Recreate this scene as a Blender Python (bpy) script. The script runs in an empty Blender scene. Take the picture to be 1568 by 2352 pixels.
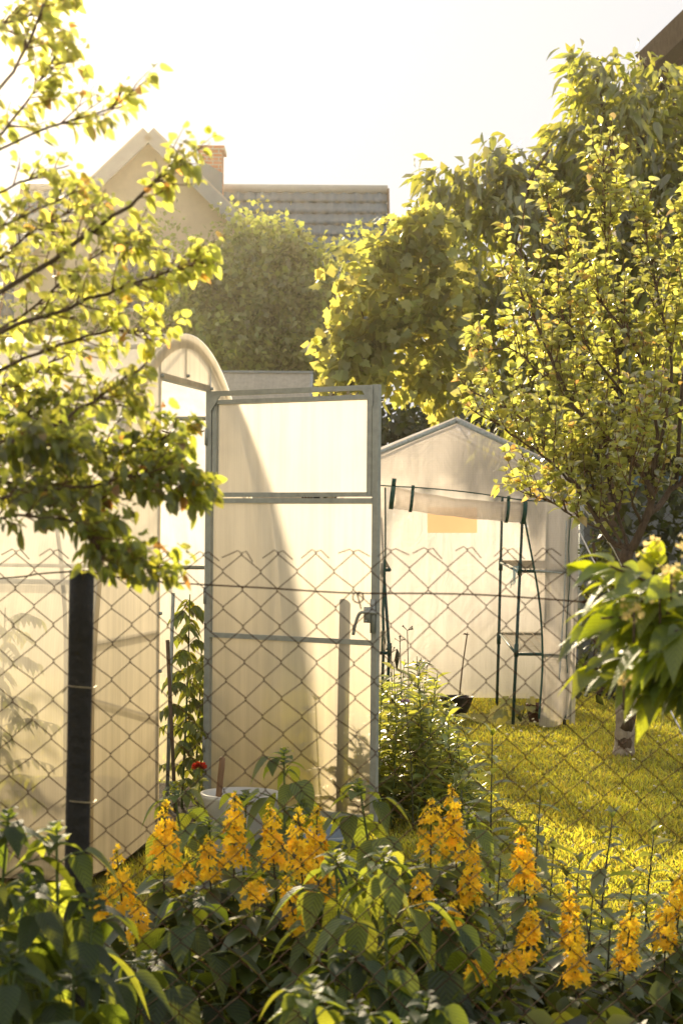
import bpy, math, random
import numpy as np
from mathutils import Vector, Matrix

R = math.radians
scene = bpy.context.scene
COL = scene.collection
rng = np.random.default_rng(7)

# ------------------------------------------------------------------ camera
F = 4200.0                      # focal length in the 1568x2352 pixel grid used to read the photograph
CAMZ = 1.40
HY = 1200.0                     # row of the horizon
ROLL = R(0.45)
CAM = np.array([0.0, 0.0, CAMZ])
RT = np.array([math.cos(ROLL), 0, math.sin(ROLL)])
UP = np.array([-math.sin(ROLL), 0, math.cos(ROLL)])
FW = np.array([0.0, 1.0, 0.0])

def P(px, py, d):
    return CAM + d * (FW + (px - 784) / F * RT + (HY - py) / F * UP)

def G(px, d):                   # ground point below a column of the photograph
    p = P(px, HY, d); return np.array([p[0], p[1], 0.0])

cd = bpy.data.cameras.new('camera'); cam = bpy.data.objects.new('camera', cd); COL.objects.link(cam)
cam.location = CAM
cam.matrix_world = Matrix(((RT[0], UP[0], 0, 0), (0, 0, -1, 0), (RT[2], UP[2], 0, CAMZ), (0, 0, 0, 1)))
cd.sensor_fit = 'VERTICAL'; cd.sensor_height = 36.0; cd.sensor_width = 24.0
cd.lens = F / 2352.0 * 36.0
cd.shift_y = (HY - 1176.0) / 2352.0
cd.clip_start = 0.05; cd.clip_end = 3000
cd.dof.use_dof = True; cd.dof.focus_distance = 7.6; cd.dof.aperture_fstop = 8.0; cd.dof.aperture_blades = 7
scene.camera = cam

# ------------------------------------------------------------------ mesh builder
class MB:
    def __init__(s):
        s.V = []; s.n = 0; s.L = []; s.S = []; s.M = []; s.U = []
    def add(s, verts, faces, mat=0, uv=None):
        verts = np.asarray(verts, float).reshape(-1, 3)
        uv = np.zeros((len(verts), 2)) if uv is None else np.asarray(uv, float)
        fl = np.array([i for f in faces for i in f], dtype=np.int64)
        s.V.append(verts); s.L.append(fl + s.n); s.U.append(uv[fl])
        s.S.append(np.array([len(f) for f in faces], dtype=np.int64))
        s.M.append(np.full(len(faces), mat, dtype=np.int64)); s.n += len(verts)
        return s
    def add_t(s, V, faces, mat=0, uvt=None):          # V: (N,K,3), same faces on every one
        N, K, _ = V.shape
        if N == 0: return s
        fl = np.array([i for f in faces for i in f], dtype=np.int64)
        off = (np.arange(N) * K + s.n)[:, None]
        s.V.append(V.reshape(-1, 3)); s.L.append((fl[None] + off).reshape(-1))
        uvt = np.zeros((K, 2)) if uvt is None else uvt
        s.U.append(np.tile(uvt[fl], (N, 1)))
        s.S.append(np.tile(np.array([len(f) for f in faces], dtype=np.int64), N))
        s.M.append(np.full(N * len(faces), mat, dtype=np.int64)); s.n += N * K
        return s
    def box(s, c, sx, sy, sz, ax=(1, 0, 0), ay=(0, 1, 0), az=(0, 0, 1), mat=0):
        c = np.asarray(c, float); ax, ay, az = [np.asarray(a, float) for a in (ax, ay, az)]
        v = [c + ax * sx * i / 2 + ay * sy * j / 2 + az * sz * k / 2 for k in (-1, 1) for j in (-1, 1) for i in (-1, 1)]
        return s.add(v, [(0, 2, 3, 1), (4, 5, 7, 6), (0, 1, 5, 4), (2, 6, 7, 3), (0, 4, 6, 2), (1, 3, 7, 5)], mat)
    def bar(s, p0, p1, w, h, up=(0, 0, 1), mat=0):
        p0 = np.asarray(p0, float); p1 = np.asarray(p1, float)
        d = p1 - p0; L = np.linalg.norm(d); d = d / L
        up = np.asarray(up, float); sd = np.cross(d, up); sd /= np.linalg.norm(sd); u = np.cross(sd, d)
        return s.box((p0 + p1) / 2, L, w, h, d, sd, u, mat)
    def tube(s, pts, rad, sides=6, mat=0, cap=True):
        pts = np.asarray(pts, float); n = len(pts)
        rad = np.full(n, rad) if np.isscalar(rad) else np.asarray(rad, float)
        T = np.gradient(pts, axis=0); T /= (np.linalg.norm(T, axis=1)[:, None] + 1e-12)
        ref = np.array([0.13, 0.21, 1.0]) if abs(T[0][2]) < 0.9 else np.array([1.0, 0.2, 0.1])
        A = np.cross(T, ref); A /= (np.linalg.norm(A, axis=1)[:, None] + 1e-12); B = np.cross(T, A)
        th = np.arange(sides) * 2 * math.pi / sides
        V = pts[:, None] + rad[:, None, None] * (A[:, None] * np.cos(th)[None, :, None] + B[:, None] * np.sin(th)[None, :, None])
        f = []
        for i in range(n - 1):
            for j in range(sides):
                k = (j + 1) % sides
                f.append((i * sides + j, i * sides + k, (i + 1) * sides + k, (i + 1) * sides + j))
        if cap:
            f.append(tuple(range(sides))[::-1]); f.append(tuple((n - 1) * sides + j for j in range(sides)))
        arc = np.concatenate([[0], np.cumsum(np.linalg.norm(np.diff(pts, axis=0), axis=1))])
        uv = np.stack([np.repeat(arc, sides), np.tile(th, n)], 1)
        return s.add(V.reshape(-1, 3), f, mat, uv)
    def lathe(s, c, prof, sides=28, mat=0):           # prof: list of (r, z)
        c = np.asarray(c, float); th = np.arange(sides) * 2 * math.pi / sides
        V = [c + np.array([r * math.cos(t), r * math.sin(t), z]) for r, z in prof for t in th]
        f = []
        for i in range(len(prof) - 1):
            for j in range(sides):
                k = (j + 1) % sides
                f.append((i * sides + j, i * sides + k, (i + 1) * sides + k, (i + 1) * sides + j))
        return s.add(V, f, mat)
    def grid(s, pts, mat=0, uv=None):                 # pts: (a,b,3)
        pts = np.asarray(pts, float); a, b, _ = pts.shape
        f = [(i * b + j, i * b + j + 1, (i + 1) * b + j + 1, (i + 1) * b + j) for i in range(a - 1) for j in range(b - 1)]
        if uv is None:
            uv = np.stack(np.meshgrid(np.linspace(0, 1, a), np.linspace(0, 1, b), indexing='ij'), -1)
        return s.add(pts.reshape(-1, 3), f, mat, np.asarray(uv).reshape(-1, 2))

BASE = {}
def obj(name, mb, mats, parent=None, smooth=True):
    base = BASE.get(parent.name, np.zeros(3)) if parent is not None else np.zeros(3)
    me = bpy.data.meshes.new(name)
    V = np.concatenate(mb.V) - base; Lp = np.concatenate(mb.L); S = np.concatenate(mb.S); M = np.concatenate(mb.M); U = np.concatenate(mb.U)
    me.vertices.add(len(V)); me.vertices.foreach_set('co', V.astype(np.float32).ravel())
    me.loops.add(len(Lp)); me.loops.foreach_set('vertex_index', Lp.astype(np.int32))
    me.polygons.add(len(S))
    st = np.concatenate([[0], np.cumsum(S)[:-1]])
    me.polygons.foreach_set('loop_start', st.astype(np.int32)); me.polygons.foreach_set('loop_total', S.astype(np.int32))
    me.polygons.foreach_set('material_index', M.astype(np.int32))
    me.polygons.foreach_set('use_smooth', np.full(len(S), bool(smooth)))
    ul = me.uv_layers.new(name='UVMap'); ul.data.foreach_set('uv', U.astype(np.float32).ravel())
    me.update(calc_edges=True); me.validate()
    for m in (mats if isinstance(mats, (list, tuple)) else [mats]): me.materials.append(m)
    o = bpy.data.objects.new(name, me); COL.objects.link(o)
    if parent is not None: o.parent = parent
    BASE[o.name] = base
    return o

def tag(o, label=None, cat=None, group=None, kind=None):
    if label: o['label'] = label
    if cat: o['category'] = cat
    if group: o['group'] = group
    if kind: o['kind'] = kind
    return o

def thing(name, label, cat, loc, group=None):
    o = bpy.data.objects.new(name, None); COL.objects.link(o)
    o.location = tuple(float(v) for v in loc); o.empty_display_size = 0.1
    BASE[o.name] = np.array([float(v) for v in loc])
    return tag(o, label, cat, group)

# ------------------------------------------------------------------ materials
def new_mat(name):
    m = bpy.data.materials.new(name); m.use_nodes = True
    nt = m.node_tree; nt.nodes.clear()
    out = nt.nodes.new('ShaderNodeOutputMaterial')
    return m, nt, out

def N(nt, typ, **kw):
    n = nt.nodes.new(typ)
    for k, v in kw.items():
        if k in n.inputs.keys(): n.inputs[k].default_value = v
        else: setattr(n, k, v)
    return n

def c4(c): return (c[0], c[1], c[2], 1.0)

def leaf_mat(name, dif, tra, tmix=0.5, gloss=0.05, rough=0.42, hv=0.04, vv=0.45, clump=2.5, cl=0.35, veins=0.0, alt=None, altp=0.0):
    m, nt, out = new_mat(name); lk = nt.links.new
    geo = N(nt, 'ShaderNodeNewGeometry')
    tc = N(nt, 'ShaderNodeTexCoord')
    noi = N(nt, 'ShaderNodeTexNoise', Scale=clump, Detail=2.0); lk(tc.outputs['Object'], noi.inputs['Vector'])
    wn = N(nt, 'ShaderNodeTexWhiteNoise', noise_dimensions='1D'); lk(geo.outputs['Random Per Island'], wn.inputs['W'])
    sep = N(nt, 'ShaderNodeSeparateColor'); lk(wn.outputs['Color'], sep.inputs['Color'])
    hue = N(nt, 'ShaderNodeMapRange'); hue.inputs['To Min'].default_value = 0.5 - hv; hue.inputs['To Max'].default_value = 0.5 + hv * 0.7
    lk(sep.outputs['Red'], hue.inputs['Value'])
    v1 = N(nt, 'ShaderNodeMapRange'); v1.inputs['To Min'].default_value = 1 - vv; v1.inputs['To Max'].default_value = 1 + vv
    lk(sep.outputs['Green'], v1.inputs['Value'])
    v2 = N(nt, 'ShaderNodeMapRange'); v2.inputs['From Min'].default_value = 0.3; v2.inputs['From Max'].default_value = 0.7
    v2.inputs['To Min'].default_value = 1 - cl; v2.inputs['To Max'].default_value = 1 + cl
    lk(noi.outputs['Fac'], v2.inputs['Value'])
    vm = N(nt, 'ShaderNodeMath', operation='MULTIPLY'); lk(v1.outputs[0], vm.inputs[0]); lk(v2.outputs[0], vm.inputs[1])
    val = vm.outputs[0]
    bump = None
    if veins > 0:
        uv = N(nt, 'ShaderNodeSeparateXYZ'); lk(tc.outputs['UV'], uv.inputs[0])
        a = N(nt, 'ShaderNodeMath', operation='SUBTRACT'); lk(uv.outputs['Y'], a.inputs[0]); a.inputs[1].default_value = 0.5
        b = N(nt, 'ShaderNodeMath', operation='ABSOLUTE'); lk(a.outputs[0], b.inputs[0])
        c = N(nt, 'ShaderNodeMath', operation='MULTIPLY_ADD'); lk(b.outputs[0], c.inputs[0]); c.inputs[1].default_value = -0.75; lk(uv.outputs['X'], c.inputs[2])
        s = N(nt, 'ShaderNodeMath', operation='MULTIPLY'); lk(c.outputs[0], s.inputs[0]); s.inputs[1].default_value = 56.0
        sn = N(nt, 'ShaderNodeMath', operation='SINE'); lk(s.outputs[0], sn.inputs[0])
        pw = N(nt, 'ShaderNodeMapRange'); pw.inputs['From Min'].default_value = -1; pw.inputs['From Max'].default_value = 1
        pw.inputs['To Min'].default_value = 1 - 0.3 * veins; pw.inputs['To Max'].default_value = 1 + 0.2 * veins
        lk(sn.outputs[0], pw.inputs['Value'])
        v3 = N(nt, 'ShaderNodeMath', operation='MULTIPLY'); lk(val, v3.inputs[0]); lk(pw.outputs[0], v3.inputs[1]); val = v3.outputs[0]
        bump = N(nt, 'ShaderNodeBump', Strength=0.5 * veins, Distance=0.004); lk(sn.outputs[0], bump.inputs['Height'])
    def shade(col):
        src = None
        if alt is not None:
            mx = N(nt, 'ShaderNodeMix', data_type='RGBA'); st = N(nt, 'ShaderNodeMath', operation='LESS_THAN'); st.inputs[1].default_value = altp
            lk(sep.outputs['Blue'], st.inputs[0]); lk(st.outputs[0], mx.inputs['Factor'])
            mx.inputs['A'].default_value = c4(col); mx.inputs['B'].default_value = c4([alt[i] * (col[1] / max(tra[1], 1e-4)) for i in range(3)])
            src = mx.outputs['Result']
        h = N(nt, 'ShaderNodeHueSaturation'); h.inputs['Color'].default_value = c4(col)
        if src is not None: lk(src, h.inputs['Color'])
        lk(hue.outputs[0], h.inputs['Hue']); lk(val, h.inputs['Value'])
        return h.outputs[0]
    d = N(nt, 'ShaderNodeBsdfDiffuse'); lk(shade(dif), d.inputs['Color'])
    t = N(nt, 'ShaderNodeBsdfTranslucent'); lk(shade(tra), t.inputs['Color'])
    mx = N(nt, 'ShaderNodeMixShader', Fac=tmix); lk(d.outputs[0], mx.inputs[1]); lk(t.outputs[0], mx.inputs[2])
    g = N(nt, 'ShaderNodeBsdfGlossy', Roughness=rough); g.inputs['Color'].default_value = (1, 1, 1, 1)
    if bump:
        for n in (d, g): lk(bump.outputs[0], n.inputs['Normal'])
    lw = N(nt, 'ShaderNodeLayerWeight', Blend=0.35)
    fr = N(nt, 'ShaderNodeMath', operation='MULTIPLY_ADD'); lk(lw.outputs['Facing'], fr.inputs[0]); fr.inputs[1].default_value = gloss * 2.0; fr.inputs[2].default_value = gloss
    mg = N(nt, 'ShaderNodeMixShader'); lk(fr.outputs[0], mg.inputs['Fac']); lk(mx.outputs[0], mg.inputs[1]); lk(g.outputs[0], mg.inputs[2])
    lk(mg.outputs[0], out.inputs['Surface'])
    return m

def solid(name, col, rough=0.6, metal=0.0, var=0.2, scale=8.0, col2=None, bump=0.0, bscale=40.0, stretch=(1, 1, 1), spec=0.5):
    m, nt, out = new_mat(name); lk = nt.links.new
    tc = N(nt, 'ShaderNodeTexCoord'); mp = N(nt, 'ShaderNodeMapping'); mp.inputs['Scale'].default_value = stretch
    lk(tc.outputs['Object'], mp.inputs['Vector'])
    no = N(nt, 'ShaderNodeTexNoise', Scale=scale, Detail=6.0, Roughness=0.65); lk(mp.outputs[0], no.inputs['Vector'])
    ra = N(nt, 'ShaderNodeMapRange'); ra.inputs['From Min'].default_value = 0.3; ra.inputs['From Max'].default_value = 0.7; lk(no.outputs['Fac'], ra.inputs['Value'])
    mx = N(nt, 'ShaderNodeMix', data_type='RGBA'); lk(ra.outputs[0], mx.inputs['Factor'])
    c2 = col2 if col2 is not None else [min(1, v * (1 + var)) for v in col]
    c1 = col if col2 is not None else [v * (1 - var) for v in col]
    mx.inputs['A'].default_value = c4(c1); mx.inputs['B'].default_value = c4(c2)
    b = N(nt, 'ShaderNodeBsdfPrincipled'); b.inputs['Roughness'].default_value = rough; b.inputs['Metallic'].default_value = metal
    b.inputs['Specular IOR Level'].default_value = spec
    lk(mx.outputs['Result'], b.inputs['Base Color'])
    if bump > 0:
        n2 = N(nt, 'ShaderNodeTexNoise', Scale=bscale, Detail=4.0); lk(mp.outputs[0], n2.inputs['Vector'])
        bp = N(nt, 'ShaderNodeBump', Strength=bump, Distance=0.02); lk(n2.outputs['Fac'], bp.inputs['Height']); lk(bp.outputs[0], b.inputs['Normal'])
    lk(b.outputs[0], out.inputs['Surface'])
    return m

def sheet_mat(name, col, transp, trans, refr=0.0, stripe=0.0, grid=0.0, rough=0.35, dirt_and_fade=0.0, gloss=0.05, crease=0.0):
    """translucent plastic sheet: some light passes straight, most of it scatters"""
    m, nt, out = new_mat(name); lk = nt.links.new
    tc = N(nt, 'ShaderNodeTexCoord'); sp = N(nt, 'ShaderNodeSeparateXYZ'); lk(tc.outputs['UV'], sp.inputs[0])
    no = N(nt, 'ShaderNodeTexNoise', Scale=3.0, Detail=5.0); lk(tc.outputs['Object'], no.inputs['Vector'])
    v = N(nt, 'ShaderNodeMapRange'); v.inputs['From Min'].default_value = 0.3; v.inputs['From Max'].default_value = 0.7
    v.inputs['To Min'].default_value = 0.93; v.inputs['To Max'].default_value = 1.03; lk(no.outputs['Fac'], v.inputs['Value'])
    val = v.outputs[0]
    mp = N(nt, 'ShaderNodeMapping'); mp.inputs['Scale'].default_value = (14, 14, 0.9); lk(tc.outputs['Object'], mp.inputs[0])
    n5 = N(nt, 'ShaderNodeTexNoise', Scale=1.0, Detail=5.0, Roughness=0.6); lk(mp.outputs[0], n5.inputs['Vector'])
    v5 = N(nt, 'ShaderNodeMapRange'); v5.inputs['From Min'].default_value = 0.35; v5.inputs['From Max'].default_value = 0.6
    v5.inputs['To Min'].default_value = 1.0 - 0.25 * (dirt_and_fade > 0) * 0.6; v5.inputs['To Max'].default_value = 1.0; lk(n5.outputs['Fac'], v5.inputs['Value'])
    def mul(a, b):
        q = N(nt, 'ShaderNodeMath', operation='MULTIPLY'); lk(a, q.inputs[0]); lk(b, q.inputs[1]); return q.outputs[0]
    def wave(sock, freq, amt, sharp):
        q = N(nt, 'ShaderNodeMath', operation='MULTIPLY'); lk(sock, q.inputs[0]); q.inputs[1].default_value = freq
        s = N(nt, 'ShaderNodeMath', operation='FRACT'); lk(q.outputs[0], s.inputs[0])
        r = N(nt, 'ShaderNodeMapRange'); r.inputs['From Min'].default_value = 0.0; r.inputs['From Max'].default_value = sharp
        r.inputs['To Min'].default_value = 1 - amt; r.inputs['To Max'].default_value = 1.0; lk(s.outputs[0], r.inputs['Value']); return r.outputs[0]
    val = mul(val, v5.outputs[0])
    if stripe > 0:
        val = mul(val, wave(sp.outputs['X'], 1 / 0.011, stripe, 0.5))
        n3 = N(nt, 'ShaderNodeTexNoise', noise_dimensions='1D', Scale=40.0, Detail=3.0); lk(sp.outputs['X'], n3.inputs['W'])
        r3 = N(nt, 'ShaderNodeMapRange'); r3.inputs['To Min'].default_value = 1 - stripe; r3.inputs['To Max'].default_value = 1 + stripe; lk(n3.outputs['Fac'], r3.inputs['Value'])
        val = mul(val, r3.outputs[0])
    if grid > 0:
        val = mul(val, wave(sp.outputs['X'], 1 / 0.012, grid, 0.45)); val = mul(val, wave(sp.outputs['Y'], 1 / 0.012, grid, 0.45))
    low_tint = None
    if dirt_and_fade > 0:                                       # sheet turns darker and browner towards the ground
        ge = N(nt, 'ShaderNodeNewGeometry'); sz = N(nt, 'ShaderNodeSeparateXYZ'); lk(ge.outputs['Position'], sz.inputs[0])
        r4 = N(nt, 'ShaderNodeMapRange'); r4.inputs['From Min'].default_value = 0.0; r4.inputs['From Max'].default_value = 1.15
        r4.inputs['To Min'].default_value = 1 - dirt_and_fade; r4.inputs['To Max'].default_value = 1.0; lk(sz.outputs['Z'], r4.inputs['Value'])
        val = mul(val, r4.outputs[0])
        r6 = N(nt, 'ShaderNodeMapRange'); r6.inputs['From Min'].default_value = 1.35; r6.inputs['From Max'].default_value = 0.15; r6.inputs['To Max'].default_value = dirt_and_fade * 1.6; lk(sz.outputs['Z'], r6.inputs['Value']); low_tint = r6.outputs[0]
    def shade(c):
        h = N(nt, 'ShaderNodeHueSaturation'); h.inputs['Color'].default_value = c4(c); lk(val, h.inputs['Value'])
        if low_tint is not None:
            gm = N(nt, 'ShaderNodeMix', data_type='RGBA'); gm.inputs['A'].default_value = c4(c); gm.inputs['B'].default_value = c4([c[0] * .82, c[1] * .70, c[2] * .44]); lk(low_tint, gm.inputs['Factor']); lk(gm.outputs['Result'], h.inputs['Color'])
        return h.outputs[0]
    d = N(nt, 'ShaderNodeBsdfDiffuse'); lk(shade([x * 0.85 for x in col]), d.inputs['Color'])
    t = N(nt, 'ShaderNodeBsdfTranslucent'); lk(shade(col), t.inputs['Color'])
    if crease > 0:
        mc = N(nt, 'ShaderNodeMapping'); mc.inputs['Scale'].default_value = (5, 5, 2.2); mc.inputs['Rotation'].default_value = (0.2, 0.5, 0.3); lk(tc.outputs['Object'], mc.inputs[0])
        nc = N(nt, 'ShaderNodeTexNoise', Scale=1.0, Detail=4.0, Roughness=0.55); nc.inputs['Distortion'].default_value = 1.2; lk(mc.outputs[0], nc.inputs['Vector'])
        bc = N(nt, 'ShaderNodeBump', Strength=crease, Distance=0.06); lk(nc.outputs['Fac'], bc.inputs['Height'])
        lk(bc.outputs[0], d.inputs['Normal']); lk(bc.outputs[0], t.inputs['Normal'])
    m1 = N(nt, 'ShaderNodeMixShader', Fac=trans); lk(d.outputs[0], m1.inputs[1]); lk(t.outputs[0], m1.inputs[2])
    last = m1
    if refr > 0:
        rf = N(nt, 'ShaderNodeBsdfRefraction', Roughness=rough, IOR=1.12); lk(shade(col), rf.inputs['Color'])
        m2 = N(nt, 'ShaderNodeMixShader', Fac=refr); lk(last.outputs[0], m2.inputs[1]); lk(rf.outputs[0], m2.inputs[2]); last = m2
    if transp > 0:
        tp = N(nt, 'ShaderNodeBsdfTransparent'); tp.inputs['Color'].default_value = c4([min(1, x * 1.05) for x in col])
        m3 = N(nt, 'ShaderNodeMixShader', Fac=transp); lk(last.outputs[0], m3.inputs[1]); lk(tp.outputs[0], m3.inputs[2]); last = m3
    if gloss > 0:
        g = N(nt, 'ShaderNodeBsdfGlossy', Roughness=0.25); m4 = N(nt, 'ShaderNodeMixShader', Fac=gloss)
        lk(last.outputs[0], m4.inputs[1]); lk(g.outputs[0], m4.inputs[2]); last = m4
    lk(last.outputs[0], out.inputs['Surface'])
    return m

M = {}
M['steel'] = solid('galvanised_steel', (0.34, 0.36, 0.33), 0.5, 0.35, 0.15, 25)
M['roof_sheet'] = sheet_mat('polycarbonate_roof', (0.98, 0.94, 0.88), 0.40, 0.88, 0.06, 0.05, rough=0.3, dirt_and_fade=0.45)
M['end_sheet'] = sheet_mat('polycarbonate_end', (0.96, 0.88, 0.74), 0.10, 0.86, 0.12, 0.07, rough=0.3, dirt_and_fade=0.35)
M['door_sheet'] = sheet_mat('polycarbonate_door', (0.97, 0.90, 0.79), 0.06, 0.86, 0.14, 0.05, rough=0.10, dirt_and_fade=0.35)
M['cover'] = sheet_mat('mesh_plastic_cover', (0.97, 0.91, 0.86), 0.44, 0.84, 0.0, 0.0, grid=0.10, dirt_and_fade=0.1, gloss=0.04, crease=0.6)
M['paper'] = sheet_mat('kraft_paper', (0.74, 0.52, 0.31), 0.0, 0.6)
M['trim'] = solid('grey_trim_tape', (0.42, 0.46, 0.47), 0.7, 0, 0.3, 60)
M['green_paint'] = solid('green_powder_coat', (0.012, 0.055, 0.05), 0.45, 0.0, 0.3, 20)
M['green_band'] = solid('green_webbing', (0.012, 0.07, 0.055), 0.8, 0.0, 0.3, 80)
M['shelf_wire'] = solid('coated_wire', (0.5, 0.42, 0.3), 0.5, 0.2, 0.2, 20)
M['rust_wire'] = solid('rusty_fence_wire', (0.075, 0.030, 0.010), 0.85, 0.0, 0.3, 60, col2=(0.035, 0.018, 0.010), spec=0.1)
M['post_black'] = solid('tarred_post', (0.012, 0.010, 0.008), 0.75, 0.0, 0.5, 14, bump=0.4, bscale=60)
M['tie'] = solid('bright_tie_wire', (0.42, 0.34, 0.2), 0.45, 0.6, 0.3, 60)
M['bark'] = solid('grey_brown_bark', (0.10, 0.065, 0.04), 0.9, 0, 0.45, 30, bump=0.8, bscale=70, stretch=(1, 1, 0.3))
M['bark_pale'] = solid('whitewashed_bark', (0.42, 0.35, 0.26), 0.9, 0, 0.4, 22, col2=(0.24, 0.19, 0.14), bump=0.9, bscale=60, stretch=(1, 1, 0.4))
M['twig'] = solid('red_brown_twig', (0.14, 0.07, 0.035), 0.8, 0, 0.35, 30)
M['stem'] = solid('green_stem', (0.10, 0.14, 0.035), 0.6, 0, 0.3, 20)
M['stem_dark'] = solid('dark_stem', (0.05, 0.05, 0.02), 0.7, 0, 0.3, 20)
M['dead'] = solid('dry_stalk', (0.09, 0.05, 0.025), 0.85, 0, 0.4, 40)
M['stake'] = solid('weathered_stake', (0.13, 0.09, 0.055), 0.85, 0, 0.4, 18, bump=0.5, bscale=40, stretch=(4, 4, 0.4))
M['stick'] = solid('wooden_handle', (0.20, 0.11, 0.05), 0.7, 0, 0.3, 18, stretch=(4, 4, 0.4))
M['black_plastic'] = solid('black_plastic', (0.012, 0.011, 0.010), 0.5, 0, 0.3, 12)
M['terracotta'] = solid('brown_pot_plastic', (0.10, 0.035, 0.018), 0.6, 0, 0.3, 12)
M['white_tub'] = sheet_mat('milky_plastic', (0.75, 0.75, 0.72), 0.05, 0.4)
M['blue_basin'] = solid('grey_blue_plastic', (0.16, 0.21, 0.25), 0.4, 0, 0.2, 10)
M['rope'] = solid('white_rope', (0.75, 0.72, 0.66), 0.8, 0, 0.15, 60)
M['twine'] = solid('pale_blue_twine', (0.45, 0.62, 0.66), 0.8, 0, 0.15, 60)
M['soil'] = solid('garden_soil', (0.035, 0.024, 0.014), 0.95, 0, 0.5, 18, bump=0.8, bscale=60)
M['plaster'] = solid('cream_plaster', (0.66, 0.56, 0.40), 0.9, 0, 0.08, 3, bump=0.2, bscale=80)
M['tile'] = solid('grey_green_metal_tile', (0.07, 0.135, 0.19), 0.5, 0.0, 0.12, 2.5)
M['tile_cap'] = solid('pale_ridge_cap', (0.42, 0.42, 0.38), 0.5, 0.0, 0.1, 4)
M['fascia'] = solid('grey_fascia', (0.30, 0.33, 0.34), 0.5, 0.2, 0.1, 4)
M['dark_wood'] = solid('brown_eave_boards', (0.12, 0.075, 0.045), 0.85, 0, 0.35, 6, stretch=(1, 6, 6), bump=0.5, bscale=30)
M['pane'] = solid('dark_window_glass', (0.03, 0.035, 0.04), 0.08, 0.0, 0.1, 2, spec=1.0)
M['frame_white'] = solid('white_window_frame', (0.7, 0.68, 0.62), 0.6, 0, 0.05, 5)
M['shed_grey'] = solid('grey_blue_render', (0.20, 0.21, 0.21), 0.9, 0, 0.2, 4)
M['flower_yellow'] = leaf_mat('yellow_petal', (0.98, 0.62, 0.02), (1.0, 0.68, 0.03), 0.45, 0.01, 0.5, 0.015, 0.28, 30, 0.2)
M['flower_red'] = leaf_mat('red_petal', (0.55, 0.05, 0.01), (0.6, 0.08, 0.01), 0.4, 0.02, 0.5, 0.02, 0.3)
M['flower_lilac'] = leaf_mat('lilac_petal', (0.42, 0.28, 0.5), (0.5, 0.35, 0.55), 0.4, 0.02, 0.5, 0.01, 0.2)
M['flower_white'] = leaf_mat('white_petal', (0.75, 0.72, 0.6), (0.8, 0.78, 0.6), 0.4, 0.02, 0.5, 0.01, 0.15)
M['flower_cream'] = leaf_mat('cream_petal', (0.70, 0.55, 0.22), (0.85, 0.7, 0.3), 0.5, 0.02, 0.5, 0.01, 0.2)

def brick_mat():
    m, nt, out = new_mat('orange_brick'); lk = nt.links.new
    tc = N(nt, 'ShaderNodeTexCoord'); br = N(nt, 'ShaderNodeTexBrick')
    br.inputs['Color1'].default_value = (0.50, 0.17, 0.06, 1); br.inputs['Color2'].default_value = (0.42, 0.13, 0.05, 1); br.inputs['Mortar'].default_value = (0.4, 0.33, 0.27, 1)
    br.inputs['Scale'].default_value = 1.0; br.inputs['Brick Width'].default_value = 0.26; br.inputs['Row Height'].default_value = 0.085; br.inputs['Mortar Size'].default_value = 0.012
    mp = N(nt, 'ShaderNodeMapping'); mp.inputs['Rotation'].default_value = (R(90), 0, 0); lk(tc.outputs['Object'], mp.inputs[0]); lk(mp.outputs[0], br.inputs['Vector'])
    b = N(nt, 'ShaderNodeBsdfPrincipled', Roughness=0.9); lk(br.outputs['Color'], b.inputs['Base Color']); lk(b.outputs[0], out.inputs['Surface']); return m
M['brick'] = brick_mat()

def lawn_mat():
    m, nt, out = new_mat('lawn_turf'); lk = nt.links.new
    tc = N(nt, 'ShaderNodeTexCoord')
    n1 = N(nt, 'ShaderNodeTexNoise', Scale=1.2, Detail=8.0, Roughness=0.7); lk(tc.outputs['Object'], n1.inputs['Vector'])
    cr = N(nt, 'ShaderNodeValToRGB'); e = cr.color_ramp.elements
    e[0].position = 0.32; e[0].color = (0.10, 0.105, 0.014, 1); e[1].position = 0.7; e[1].color = (0.26, 0.24, 0.03, 1)
    lk(n1.outputs['Fac'], cr.inputs[0])
    b = N(nt, 'ShaderNodeBsdfPrincipled', Roughness=0.95); b.inputs['Specular IOR Level'].default_value = 0.1; lk(cr.outputs[0], b.inputs['Base Color'])
    n2 = N(nt, 'ShaderNodeTexNoise', Scale=90.0, Detail=3.0); lk(tc.outputs['Object'], n2.inputs['Vector'])
    bp = N(nt, 'ShaderNodeBump', Strength=0.8, Distance=0.03); lk(n2.outputs['Fac'], bp.inputs['Height']); lk(bp.outputs[0], b.inputs['Normal'])
    lk(b.outputs[0], out.inputs['Surface']); return m
M['lawn'] = lawn_mat()

#                          diffuse               translucent          mix  gloss
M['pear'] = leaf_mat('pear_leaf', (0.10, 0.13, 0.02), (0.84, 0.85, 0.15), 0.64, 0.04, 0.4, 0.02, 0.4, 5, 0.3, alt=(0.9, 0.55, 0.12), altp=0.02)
M['pear_shade'] = leaf_mat('pear_leaf_shaded', (0.075, 0.115, 0.022), (0.62, 0.64, 0.07), 0.54, 0.04, 0.4, 0.02, 0.45, 5, 0.4, alt=(0.75, 0.42, 0.08), altp=0.03)  # darker copy of the pear leaf; shade on the lower boughs painted in
M['apple'] = leaf_mat('plum_leaf', (0.17, 0.205, 0.045), (0.78, 0.78, 0.13), 0.58, 0.11, 0.28, 0.02, 0.4, 2.5, 0.3, alt=(0.9, 0.58, 0.14), altp=0.05)
M['cherry'] = leaf_mat('cherry_leaf', (0.075, 0.105, 0.024), (0.60, 0.60, 0.07), 0.50, 0.07, 0.42, 0.02, 0.4, 1.0, 0.35)
M['vine'] = leaf_mat('vine_leaf', (0.13, 0.17, 0.05), (0.78, 0.74, 0.14), 0.52, 0.04, 0.5, 0.02, 0.35, 1.4, 0.3)
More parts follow.
